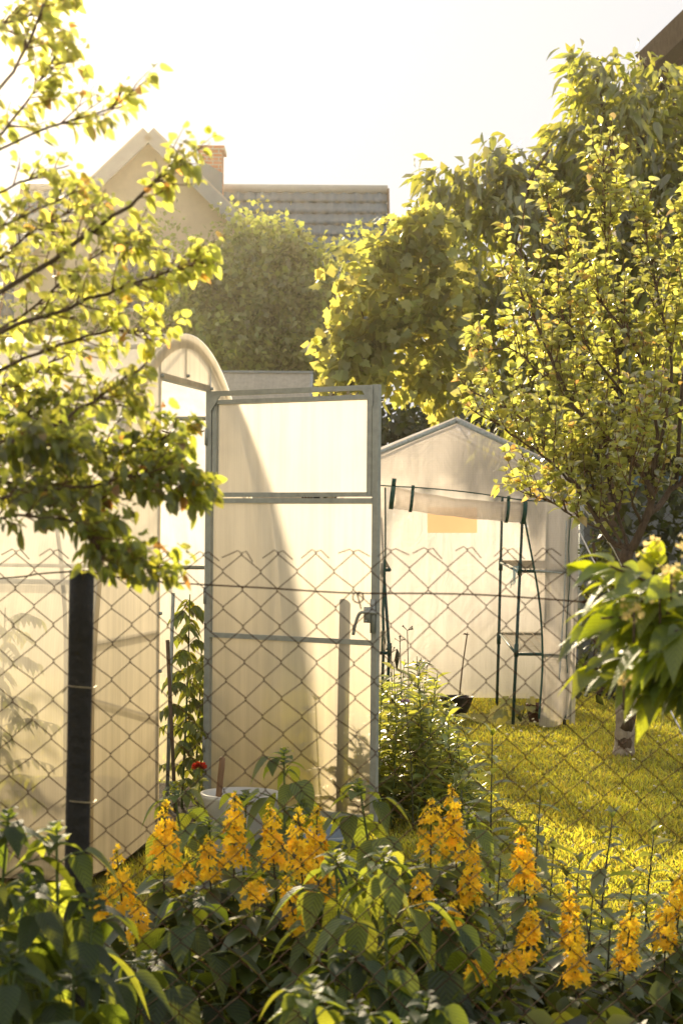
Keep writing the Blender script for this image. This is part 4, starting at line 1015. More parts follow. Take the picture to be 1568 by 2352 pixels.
# ------------------------------------------------------------------ low plants
def raspberry(label, px, py, d, seed, lean=(0, 0), size=1.0, leafL=.083, low=.35, mat='rasp'):
    g = np.random.default_rng(seed)
    top = P(px, py, d); base = np.array([top[0] - lean[0], top[1] - lean[1], 0.0]); H = top[2]
    t = thing('raspberry_cane', label, 'plant', base, 'raspberry canes along the fence')
    st = MB(); q = polyline([base, base * .45 + top * .55 + np.array([g.normal() * .02, g.normal() * .02, 0]), top - np.array([0, 0, .015])], 12)
    st.tube(q, np.linspace(.0055, .0025, 12), 6)
    lp, ld, ln, LL, dr = [], [], [], [], []
    n = int(H * (1 - low) / .055) + 3; az = g.random() * 6.28
    for k in range(n):
        u = low + (1 - low) * (k + .3 * g.random()) / n; x = u * 11; i = min(int(x), 10); p = q[i] * (1 - x + i) + q[i + 1] * (x - i)
        az += 2.4 + g.normal() * .3; rel = (1 - u) / (1 - low)
        s = size * (0.55 + 0.65 * min(1, rel * 3.0)) * (.85 + .3 * g.random())
        o = np.array([math.cos(az), math.sin(az), 0.55 - .25 * rel])
        pl = (.035 + .055 * min(1, rel * 2.5)) * size
        e = p + unit(o) * pl; st.tube(polyline([p, (p + e) / 2 + np.array([0, 0, .006]), e + np.array([0, 0, -.002])], 5), .0016, 4)
        dout = np.array([math.cos(az), math.sin(az), -.35 - .35 * g.random()]); sd = np.array([-math.sin(az), math.cos(az), 0])
        ups = np.array([0, 0, 1.0]) + dout * .3 + rnd_unit(1, g)[0] * .3
        lp.append(e); ld.append(dout); ln.append(ups); LL.append(leafL * s); dr.append(.35 + .3 * g.random())
        pm = p * .35 + e * .65
        for sg in (-1, 1):
            lp.append(pm); ld.append(unit(dout * .45 + sd * sg * .85 + np.array([0, 0, -.15 - .3 * g.random()]))); ln.append(ups + sd * sg * .2); LL.append(leafL * .8 * s); dr.append(.3 + .35 * g.random())
    for k in range(10):                                 # soft tuft at the tip
        a = k * 2.4 + g.normal() * .3; el = 1.1 - .11 * k; lp.append(top - np.array([0, 0, .012 + .0045 * k])); ld.append([math.cos(a) * .8, math.sin(a) * .8, el]); ln.append([-math.cos(a) * .6, -math.sin(a) * .6, .8]); LL.append(leafL * size * (.34 + .06 * k) * (.85 + .3 * g.random())); dr.append(.55)
    LL = np.array(LL); lf = MB(); leaves(lf, T_RASP, lp, ld, ln, LL, LL * .66, dr, .28, curl=.06)
    obj('stem', st, M['stem'], t); obj('foliage', lf, M[mat], t)

def loosestrife(label, px, py0, py1, d, seed):
    g = np.random.default_rng(seed)
    top = P(px, py0, d); z1 = P(px, py1, d)[2]; base = np.array([top[0] + g.normal() * .03, top[1] + g.normal() * .03, 0.0])
    t = thing('yellow_loosestrife', label, 'flower', base, 'yellow loosestrife spikes along the fence')
    q = polyline([base, base * .5 + top * .5 + np.array([g.normal() * .015, 0, 0]), top], 20)
    st = MB(); st.tube(q, np.linspace(.0045, .0018, 20), 5); obj('stem', st, M['stem_dark'], t)
    fl = MB(); sp, sa, ss = [], [], []; lp, ld, ln, LL = [], [], [], []
    H = top[2]; u0 = z1 / H
    nw = max(4, int((H - z1) / .019)); rot = g.random() * 6; slim = .8 + .35 * g.random()
    for k in range(nw):
        f = k / max(1, nw - 1); u = u0 + (1 - u0) * f * .97; x = u * 19; i = min(int(x), 18); p = q[i] * (1 - x + i) + q[i + 1] * (x - i)
        r = (.024 * (1 - f) ** .5 * (.75 + .5 * g.random()) + .006) * slim; m = int(g.integers(8, 14)) if f < .8 else 6; rot += .6 + g.random()
        for j in range(m):
            a = rot + 6.283 * j / m + g.normal() * .2; o = np.array([math.cos(a), math.sin(a), .35 + .35 * f + g.normal() * .2])
            sp.append(p + unit(o) * r * (.7 + .5 * g.random()) + np.array([0, 0, g.normal() * .006])); sa.append(o + np.array([0, 0, .2])); ss.append((.0168 - .0078 * f ** 2) * (.7 + .5 * g.random()))
        if k % 2 == 0:
            for j in range(3):
                a = rot + 2.1 * j; lp.append(p); ld.append([math.cos(a), math.sin(a), .5]); ln.append([0, 0, 1]); LL.append(.035 * (1.1 - .6 * f))
    for j in range(14):
        a = g.random() * 6.28; lp.append(top + np.array([0, 0, -.02 + .025 * g.random()])); ld.append([math.cos(a) * .5, math.sin(a) * .5, .8]); ln.append([-math.cos(a), -math.sin(a), .5]); LL.append(.014)
    stars(fl, sp, sa, np.array(ss)); obj('flower_spike', fl, M['flower_yellow'], t)
    nn = int(z1 / .032)
    for k in range(nn):
        u = (.12 + .88 * k / nn) * u0; x = u * 19; i = min(int(x), 18); p = q[i] * (1 - x + i) + q[i + 1] * (x - i); rot += .8
        for j in range(4):
            a = rot + 1.57 * j; lp.append(p); ld.append([math.cos(a), math.sin(a), .15 - .4 * g.random()]); ln.append([g.normal() * .2, g.normal() * .2, 1]); LL.append(.09 + .03 * g.random())
    LL = np.array(LL); lf = MB(); leaves(lf, T_LANCE, lp, ld, ln, LL, LL * .40, .3, .3); obj('foliage', lf, M['loose'], t)

def stalk(label, px, py, d, seed, L=.095, name='leafy_stalk', cat='plant', group='tall leafy stalks behind the fence', bare=0.15, step=.035, flower=None, wid=.24, mats=('stem_dark', 'weed'), up=.45):
    g = np.random.default_rng(seed)
    top = P(px, py, d); base = np.array([top[0] + g.normal() * .03, top[1] + g.normal() * .03, 0.0])
    t = thing(name, label, cat, base, group)
    q = polyline([base, base * .5 + top * .5 + np.array([g.normal() * .012, 0, 0]), top], 14); st = MB(); st.tube(q, np.linspace(.0042, .002, 14), 5); obj('stem', st, M[mats[0]], t)
    lp, ld, ln, LL = [], [], [], []; n = int(top[2] * (1 - bare) / step); rot = g.random() * 6
    for k in range(n):
        u = bare + (1 - bare) * k / n; x = u * 13; i = min(int(x), 12); p = q[i] * (1 - x + i) + q[i + 1] * (x - i); rot += 1.57 + g.normal() * .2
        for s in (0, math.pi):
            a = rot + s + g.normal() * .15; lp.append(p); ld.append([math.cos(a), math.sin(a), up + g.normal() * .25]); ln.append([g.normal() * .25, g.normal() * .25, 1]); LL.append(L * (.75 + .4 * g.random()) * (1.15 - .75 * max(0, (u - .6) / .4)))
    for k in range(6):
        a = g.random() * 6.28; lp.append(top); ld.append([math.cos(a) * .45, math.sin(a) * .45, .9]); ln.append([-math.cos(a), -math.sin(a), .3]); LL.append(L * (.3 + .3 * g.random()))
    LL = np.array(LL); lf = MB(); leaves(lf, T_LANCE, lp, ld, ln, LL, LL * wid, .35, .35); obj('foliage', lf, M[mats[1]], t)
    if flower:
        fb = MB(); v = rnd_unit(40, g); v[:, 2] = abs(v[:, 2]) * .8 + .05; leaves(fb, T_MIN, top + v * .004, v, rnd_unit(40, g), .022, .008, .2); obj('flower_head', fb, M[flower], t)

def make_low_plants():
    # loosestrife: px, top row, bottom row, depth
    L = [(380, 1848, 1992, 4.25, 'tall yellow flower spike left of the white tub'),
         (540, 1826, 1985, 4.35, 'tall yellow spike standing in front of the white tub rim'),
         (620, 1858, 1995, 4.3, 'yellow spike next right of the one before the white tub'),
         (684, 1868, 2012, 4.2, 'yellow spike in the middle of the dense group below the greenhouse door'),
         (728, 1862, 2005, 4.4, 'yellow spike at the right end of the dense group below the greenhouse door'),
         (268, 1956, 2085, 4.15, 'yellow spike nearest the right side of the black post'),
         (478, 1936, 2015, 4.3, 'short broad yellow spike below and left of the tub spike'),
         (318, 2078, 2165, 4.1, 'low yellow spike right of the black post foot'),
         (655, 2028, 2145, 4.05, 'low yellow spike under the dense group, beside a big pleated leaf'),
         (752, 2016, 2075, 4.2, 'short yellow spike low at the right of the dense group'),
         (1036, 1808, 1965, 4.5, 'highest yellow spike, right of the greenhouse door'),
         (990, 1842, 1965, 4.45, 'yellow spike touching the left side of the highest spike'),
         (1090, 1936, 2075, 4.4, 'yellow spike next right and below the highest spike'),
         (1196, 1906, 2045, 4.6, 'leaning yellow spike with its top against the sunlit lawn'),
         (1222, 2076, 2200, 4.3, 'yellow spike low in the middle of the right half'),
         (1306, 2036, 2160, 4.4, 'long yellow spike below the plum trunk, upper one of a pair'),
         (1318, 2110, 2265, 4.2, 'long yellow spike below the plum trunk, lower one of a pair'),
         (1450, 2086, 2225, 4.35, 'yellow spike in the lower right, second from the edge'),
         (1530, 2080, 2180, 4.45, 'yellow spike near the lower right edge'),
         (1572, 1990, 2110, 4.5, 'yellow spike cut by the right edge of the photo'),
         (968, 2010, 2090, 4.3, 'short yellow spike left of and below the highest spike'),
         (1040, 2085, 2140, 4.25, 'small yellow flower tuft under the spike right of the highest one'),
         (590, 2032, 2075, 4.15, 'small low yellow tuft between the tub spike and the pleated leaf'),
         (232, 2058, 2110, 4.2, 'small yellow tuft at the right edge of the black post'),
         (1180, 2190, 2240, 4.1, 'small yellow tuft low in the shade of the right half'),
         (430, 1990, 2040, 4.2, 'small yellow tuft between the two left tall spikes'),
         (700, 2010, 2065, 4.3, 'small yellow tuft at the foot of the dense group'),
         (1100, 2210, 2250, 4.1, 'lowest yellow tuft in the dark undergrowth')]
    for k, (px, a, b_, d, lab) in enumerate(L): loosestrife(lab, px, a, b_, d, 100 + k)
    # raspberry canes: px, top row, depth
    Rr = [(652, 1712, 4.75, 'tallest raspberry cane in the middle, its bright tip before the door panel', 1.0),
          (825, 1782, 4.6, 'raspberry cane with bright young leaves before the lower right of the door', 1.08),
          (400, 1790, 4.75, 'raspberry cane in front of the greenhouse doorway and tomato', .95),
          (690, 1830, 4.65, 'raspberry cane with heart-shaped dark leaves between the tall one and the door edge', .9),
          (480, 1870, 4.6, 'raspberry cane below the white tub', .95),
          (440, 2035, 3.9, 'raspberry cane with a drooping top below the left yellow spikes', 1.0),
          (770, 1945, 3.9, 'raspberry cane with a big pleated leaf right of the yellow group', 1.1),
          (880, 1940, 3.8, 'raspberry cane with dark broad leaves below the door corner', 1.1),
          (960, 1960, 4.55, 'raspberry cane left of the highest yellow spike', 1.0),
          (1010, 2060, 3.85, 'raspberry cane in the shade below the highest yellow spike', 1.0),
          (1075, 1850, 4.7, 'raspberry cane glowing behind the highest yellow spike', .95),
          (340, 2180, 3.7, 'dark raspberry cane low to the right of the post', 1.0),
          (800, 2170, 3.65, 'dark raspberry cane at the bottom between the canes of the middle', 1.05)]
    for k, (px, py, d, lab, s) in enumerate(Rr): raspberry(lab, px, py, d, 200 + k, size=s, mat='rasp' if py < 2000 else 'rasp_shade')
    raspberry('raspberry cane with pale young leaves just in front of the white tub', 566, 1812, 5.3, 239, size=1.15)
    Rl = [(130, 1880, 3.15, 'raspberry cane with its tip before the black post', 1.0),
          (20, 1850, 3.1, 'raspberry cane at the left edge beside the post', 1.05),
          (60, 2000, 2.95, 'broad-leaved raspberry cane in the lower left, in front of the fence', 1.05),
          (215, 2030, 3.05, 'raspberry cane hanging over the lower part of the black post', .95),
          (-60, 1960, 3.0, 'raspberry cane at the far left edge, partly outside the photo', 1.05),
          (20, 2160, 2.8, 'nearest dark raspberry cane in the bottom left corner', 1.05),
          (170, 2200, 2.9, 'dark raspberry cane at the foot of the black post', 1.0),
          (715, 2235, 2.85, 'bright-tipped raspberry cane rising from the bottom edge', .95),
          (820, 2290, 2.85, 'dark raspberry cane at the bottom edge right of the bright-tipped one', .95),
          (980, 2270, 3.0, 'raspberry cane with yellowing leaf low at the bottom middle', .9)]
    for k, (px, py, d, lab, s) in enumerate(Rl): raspberry(lab, px, py, d, 240 + k, size=s, mat='rasp' if k in (0, 7) else 'rasp_shade')
    # leafy stalks
    S = [(1130, 1692, 5.3, 'tallest leafy stalk, against the lawn left of the tent flap'),
         (1240, 1826, 5.2, 'leafy stalk with spreading tip in the middle of the lawn'),
         (1405, 1880, 5.2, 'leafy stalk below the plum trunk'), (1500, 1920, 5.3, 'leafy stalk right of the one below the plum trunk'),
         (1150, 1900, 5.0, 'leafy stalk behind the leaning yellow spike'), (1300, 1960, 5.1, 'leafy stalk above the pair of long yellow spikes'),
         (1360, 2010, 4.9, 'leafy stalk right of the pair of long yellow spikes'), (1060, 1760, 5.6, 'leafy stalk at the right side of the bushy clump'),
         (1190, 1990, 4.8, 'leafy stalk under the leaning yellow spike'), (1450, 1990, 5.0, 'leafy stalk above the second spike from the right edge'),
         (1545, 1980, 5.1, 'leafy stalk at the right edge'), (1260, 2060, 4.7, 'low leafy stalk between the yellow spikes of the right half'),
         (1110, 2010, 4.7, 'leafy stalk left of the middle spike of the right half'), (1400, 2080, 4.6, 'low leafy stalk left of the second spike from the edge'),
         (1500, 2110, 4.6, 'low leafy stalk between the two rightmost spikes'),
         (1010, 1960, 5.0, 'low leafy stalk left of the highest yellow spike'), (1080, 1900, 5.1, 'leafy stalk right of the highest yellow spike, behind it'),
         (1210, 1930, 5.1, 'leafy stalk behind the leaning yellow spike, right of it'), (1270, 1900, 5.3, 'thin leafy stalk left of the plum trunk foot'),
         (1345, 2060, 4.8, 'low leafy stalk right of the long spike pair, in front of the lawn'), (1480, 2030, 4.9, 'leafy stalk just right of the second spike from the edge'),
         (1160, 2090, 4.5, 'low leafy stalk between the middle spikes'), (1420, 2160, 4.4, 'lowest leafy stalk before the second spike from the edge'),
         (1560, 2090, 4.7, 'low leafy stalk under the spike cut by the right edge'), (1330, 1930, 5.4, 'leafy stalk farthest back on the lawn edge')]
    for k, (px, py, d, lab) in enumerate(S): stalk(lab, px, py + (0 if k < 4 else 55), d, 300 + k, L=.135 if k < 4 else .125, step=.027, wid=.29, up=.3)
    # bushy clump right of the door and behind it
    g = np.random.default_rng(9)
    cx = G(960, 8.9)
    t = thing('bushy_perennial', 'bushy clump of narrow grey-green leaves at the right foot of the door', 'plant', cx)
    st = MB(); lp, ld, ln, LL = [], [], [], []
    for k in range(96):
        px = 872 + 230 * g.random() if k < 78 else 790 + 90 * g.random(); d = (8.35 + .9 * g.random()) if k < 78 else 8.36 + .3 * g.random()
        edge = abs(px - 950) / 130
        py = 1480 + 260 * (edge ** 2 if px > 960 else .35 * g.random()) + 150 * g.random(); py = min(py, 1800)
        if k >= 78: py = 1620 + 130 * g.random()
        top = P(px, py, d); base = np.array([top[0] * .8 + cx[0] * .2 + g.normal() * .09, d + g.normal() * .08, 0])
        q = polyline([base, base * .5 + top * .5 + g.normal(size=3) * .02, top], 9); st.tube(q, np.linspace(.004, .0018, 9), 4)
        n = int(top[2] / .034); rot = g.random() * 6
        for j in range(n):
            u = .12 + .88 * j / n; x = u * 8; i = min(int(x), 7); p = q[i] * (1 - x + i) + q[i + 1] * (x - i); rot += 1.57
            for s in (0, 3.14):
                a = rot + s + g.normal() * .3; lp.append(p); ld.append([math.cos(a), math.sin(a), .45 + g.normal() * .35]); ln.append([g.normal() * .4, g.normal() * .4, 1]); LL.append((.095 + .05 * g.random()) * (1.1 - .4 * u))
    LL = np.array(LL); lf = MB(); leaves(lf, T_LANCE, lp, ld, ln, LL, LL * .27, .3, .35)
    obj('stems', st, M['stem'], t); obj('foliage', lf, M['weed'], t)
    stalk('lilac thistle-like flower standing in front of the bushy clump', 930, 1612, 8.25, 330, L=.06, name='lilac_flower', cat='flower', group=None, flower='flower_lilac')
    # umbels and dry pods beside the door
    t = thing('seed_stalk', 'thin stalks with loose seed heads and a dark pod beside the door edge', 'plant', G(905, 8.7))
    b = MB()
    for px, py in ((918, 1474), (935, 1448), (958, 1530), (898, 1500)):
        tp = P(px, py, 8.7); b0 = G(px + 4, 8.7); b.tube(polyline([b0, b0 * .5 + tp * .5 + np.array([.01, 0, 0]), tp], 8), .0022, 4)
        for k in range(9):
            v = rnd_unit(1, g)[0]; v[2] = abs(v[2]) + .2; b.tube([tp, tp + unit(v) * .03], .0012, 4); b.lathe(tp + unit(v) * .03, [(.0005, -.004), (.004, 0), (.0005, .004)], 5)
    p0 = P(911, 1515, 8.6); b.tube([p0 + np.array([0, 0, .05]), p0 + np.array([.003, 0, .03]), p0, p0 - np.array([0, 0, .045])], [.002, .010, .012, .003], 8)
    obj('stalks', b, M['stem_dark'], t)
    # plants standing behind the translucent door
    stalk('dark plant silhouette with thick leaves seen through the lower door panel', 705, 1568, 8.50, 340, L=.09, group=None, name='garden_plant', wid=.36, step=.11, bare=.35)
    stalk('leafy plant silhouette left of the stake behind the door panel', 760, 1640, 8.42, 341, L=.085, group=None, name='garden_plant', wid=.36, step=.08, bare=.2)
    stalk('thin plant silhouette with two buds at the left of the door panel', 675, 1590, 8.54, 342, L=.07, group=None, name='garden_plant', wid=.36, step=.12, bare=.3)
    # stake behind the door
    p = P(783, 1366, 8.31)
    tag(obj('wooden_stake', MB().tube([(p[0] - .008, 8.31, -.05), (p[0] - .003, 8.31, .7), tuple(p), (p[0], 8.31, p[2] + .006)], [.021, .021, .020, .014], 12), M['stake']), 'upright wooden stake seen as a brown bar through the door panel', 'stake')
    # tomato plants in the doorway
    def tomato(label, c, H, seed, spread=.16, stakes=True):
        g = np.random.default_rng(seed); spread *= 1.25; t = thing('tomato_plant', label, 'plant', c)
        st = MB(); lp, ld, ln, LL = [], [], [], []
        q = polyline([c, c + np.array([.02, 0, H * .5]), c + np.array([.03, .02, H])], 14); st.tube(q, np.linspace(.007, .003, 14), 6)
        for k in range(int(H / .036)):
            u = .06 + .94 * k / (H / .036); x = u * 13; i = min(int(x), 12); p = q[i] * (1 - x + i) + q[i + 1] * (x - i); a = k * 2.4 + g.normal() * .3
            r = spread * (1.15 - .75 * u) * (.7 + .6 * g.random()); e = p + np.array([math.cos(a) * r, math.sin(a) * r, .02 - .05 * g.random()])
            pl = polyline([p, (p + e) / 2 + np.array([0, 0, .03]), e], 7); st.tube(pl, .002, 4)
            for j in range(1, 7):
                for s in (-1, 1):
                    dd = np.array([math.cos(a + s * 1.1), math.sin(a + s * 1.1), -.5 - .4 * g.random()]); lp.append(pl[j]); ld.append(dd); ln.append([g.normal() * .3, g.normal() * .3, 1]); LL.append(.055 * (.7 + .6 * g.random()))
        LL = np.array(LL); lf = MB(); leaves(lf, T_OVATE, lp, ld, ln, LL, LL * .5, .4, .4)
        fl = MB(); m = 10; pp = np.array(lp)[g.integers(0, len(lp), m)]; stars(fl, pp, rnd_unit(m, g) - np.array([0, 0, .4]), .012)
        obj('stems', st, M['stem'], t); obj('foliage', lf, M['tomato'], t); obj('flowers', fl, M['flower_yellow'], t)
    c = P(418, 1800, 8.75); c[2] = .03; tomato('tomato plant with small yellow flowers in the greenhouse doorway', c, 1.02, 401, .10)
    c = P(446, 1800, 9.0); c[2] = .03; tomato('lower tomato plant behind the tall one in the greenhouse doorway', c, .75, 402, .11)
    for k, (s, l, H) in enumerate(((.75, .6, 1.0), (-.2, 1.3, 1.15), (.3, 2.2, 1.0), (.8, 3.0, .9))):
        tomato(['blurred tomato plant behind the end panel left of the doorway', 'blurred tomato plant deep inside the greenhouse, centre row', 'blurred tomato plant behind the long curved wall, near the post', 'blurred tomato plant behind the curved wall at the left edge'][k], GH(s, .03, l), H, 410 + k, .2)
    for k, (a, b_, mt, lab) in enumerate((((398, 1362, 8.7), (384, 1840, 8.7), 'steel', 'grey metal cane tied beside the tomato in the doorway'), ((385, 1470, 8.62), (402, 1840, 8.62), 'stake', 'leaning wooden cane beside the tomato in the doorway'))):
        p0, p1 = P(*a), P(*b_); p1 = p0 + (p1 - p0) * (p0[2] - .02) / (p0[2] - p1[2])
        tag(obj('plant_cane', MB().tube([p1, (p0 + p1) / 2, p0], .009, 8), M[mt]), lab, 'cane')
    # marigold
    tp = P(458, 1762, 8.15); t = thing('marigold', 'single orange-red marigold at the foot of the door hinge', 'flower', (tp[0], tp[1], 0))
    obj('stem', MB().tube(polyline([(tp[0] - .01, tp[1], 0), (tp[0], tp[1], tp[2] * .6), tp], 6), .003, 5), M['stem'], t)
    fb = MB(); g2 = np.random.default_rng(2); v = rnd_unit(80, g2); v[:, 2] = abs(v[:, 2]) * .7; leaves(fb, T_MIN, tp + v * .006, v, v[:, [2, 0, 1]], .032, .02, .15); obj('flower_head', fb, M['flower_red'], t)
    lf = MB(); v = rnd_unit(40, g2); leaves(lf, T_LANCE, np.array([tp[0], tp[1], 0]) + np.outer(g2.random(40), [0, 0, tp[2] * .8]), v, rnd_unit(40, g2), .05, .014, .3); obj('foliage', lf, M['weed'], t)
    # tubs
    c = np.array([P(552, 1820, 7.3)[0], 7.3, 0.0])
    tag(obj('plastic_tub', MB().lathe(c, [(.002, .0), (.115, .0), (.122, .02), (.150, .30), (.160, .302), (.160, .318), (.148, .32), (.138, .29), (.112, .03), (.002, .02)], 40), M['white_tub']), 'milky white plastic tub standing before the door hinge', 'tub')
    p0 = P(511, 1742, 7.25); p1 = np.array([P(500, 1800, 7.25)[0] - .02, 7.22, .03])
    tag(obj('wooden_stick', MB().tube([p1, p1 * .1 + p0 * .9, p0, p0 + np.array([.001, 0, .006])], [.012, .0125, .012, .006], 10), M['stick']), 'short wooden handle leaning in the white tub', 'stick')
    c = np.array([P(740, 1925, 7.1)[0], 7.1, 0.0])
    tag(obj('water_basin', MB().lathe(c, [(.002, 0), (.14, 0), (.16, .18), (.172, .182), (.174, .20), (.160, .20), (.14, .03), (.002, .02)], 36), M['blue_basin']), 'grey-blue round basin below the door, half hidden by raspberry leaves', 'basin')
    # large-leaved shrub close by at the right
    g = np.random.default_rng(17); D = 3.0
    t = thing('broadleaf_shrub', 'large-leaved bright green shrub with cream flowers at the right edge', 'shrub', G(1500, D))
    wd = MB(); lp, ld, ln, LL = [], [], [], []; fl = MB()
    root = G(1640, D + .05)
    tips = [(1345, 1318, 0), (1400, 1300, -.05), (1500, 1285, .05), (1345, 1460, 0), (1380, 1420, -.1), (1450, 1370, -.1), (1530, 1340, -.1), (1360, 1540, .05), (1430, 1560, 0), (1480, 1500, -.12), (1550, 1450, -.12), (1500, 1590, 0), (1560, 1570, .05), (1620, 1350, 0), (1650, 1480, 0), (1430, 1480, .12), (1520, 1420, .12), (1560, 1310, .1), (1600, 1600, 0), (1470, 1440, 0), (1405, 1380, .1), (1510, 1530, .1), (1640, 1270, .05), (1580, 1500, .0), (1700, 1380, 0)]
    for k, (px, py, dz) in enumerate(tips):
        e = P(px, py, D + dz); h = P(1640, 1500 + 60 * g.random(), D + .05); mid = h * .5 + e * .5 + np.array([0, 0, .03])
        q = limb(wd, [h, mid, e], .006, .002, 9, 5)
        for j in range(17):
            p = q[min(8, 2 + int(j * .4))] + g.normal(size=3) * .006; out = unit(e - h); v = rnd_unit(1, g)[0]
            lp.append(p); ld.append(np.array([-.55, -.12, -.12]) + out * .5 + v * .75); ln.append(np.array([g.normal() * .35, -.35 + g.normal() * .3, 1])); LL.append(.070 * (.65 + .5 * g.random()))
    for px, py, dz in ((1500, 1258, .05), (1578, 1245, .05), (1540, 1318, -.12), (1455, 1405, -.13), (1432, 1560, -.06), (1515, 1360, -.1), (1590, 1290, 0)):
        c = P(px, py, D + dz)
        fl = MB(); pts = c + g.normal(size=(26, 3)) * np.array([.010, .010, .008]); stars(fl, pts, rnd_unit(26, g) + np.array([0, -.4, .6]), .0062); obj('flower_cluster', fl, M['flower_cream'], t)
        wd.tube([c - np.array([0, 0, .05]), c], .002, 5)
    limb(wd, [root, P(1645, 1900, D + .05), P(1640, 1520, D + .05)], .010, .007, 8, 8)
    LL = np.array(LL); lf = MB(); leaves(lf, T_RASP, lp, ld, ln, LL, LL * .62, .45, .22, curl=.1)
    obj('branches', wd, M['bark'], t); obj('foliage', lf, M['shrub'], t)
    # undergrowth at the foot of the fence
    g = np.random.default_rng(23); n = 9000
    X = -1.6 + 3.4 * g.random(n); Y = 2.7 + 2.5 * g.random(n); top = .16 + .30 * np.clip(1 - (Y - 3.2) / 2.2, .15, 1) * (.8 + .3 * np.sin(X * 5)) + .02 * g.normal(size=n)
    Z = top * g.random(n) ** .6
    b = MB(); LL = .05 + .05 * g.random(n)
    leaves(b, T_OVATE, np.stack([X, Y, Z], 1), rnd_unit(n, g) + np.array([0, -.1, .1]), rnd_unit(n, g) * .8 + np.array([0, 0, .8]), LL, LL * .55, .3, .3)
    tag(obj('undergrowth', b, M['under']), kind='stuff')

# ------------------------------------------------------------------ buildings in the background
def window(root, x, y, z, w_, h_, face=(0, -1, 0)):
    f = MB(); fy = np.array(face, float); ax = np.cross(fy, (0, 0, 1)); c = np.array([x, y, z]) + fy * .02
    for s in (-1, 1):
        f.box(c + ax * s * (w_ / 2), .07, .08, h_ + .14, ax, fy); f.box(c + np.array([0, 0, s * h_ / 2]), w_ - .07, .078, .07, ax, fy)
    f.box(c, .05, .07, h_ - .07, ax, fy)
    wf = obj('window', f, M['frame_white'], root, False)
    obj('pane', MB().box(c - fy * .015, w_ - .06, .02, h_ - .06, ax, fy), M['pane'], wf, False)

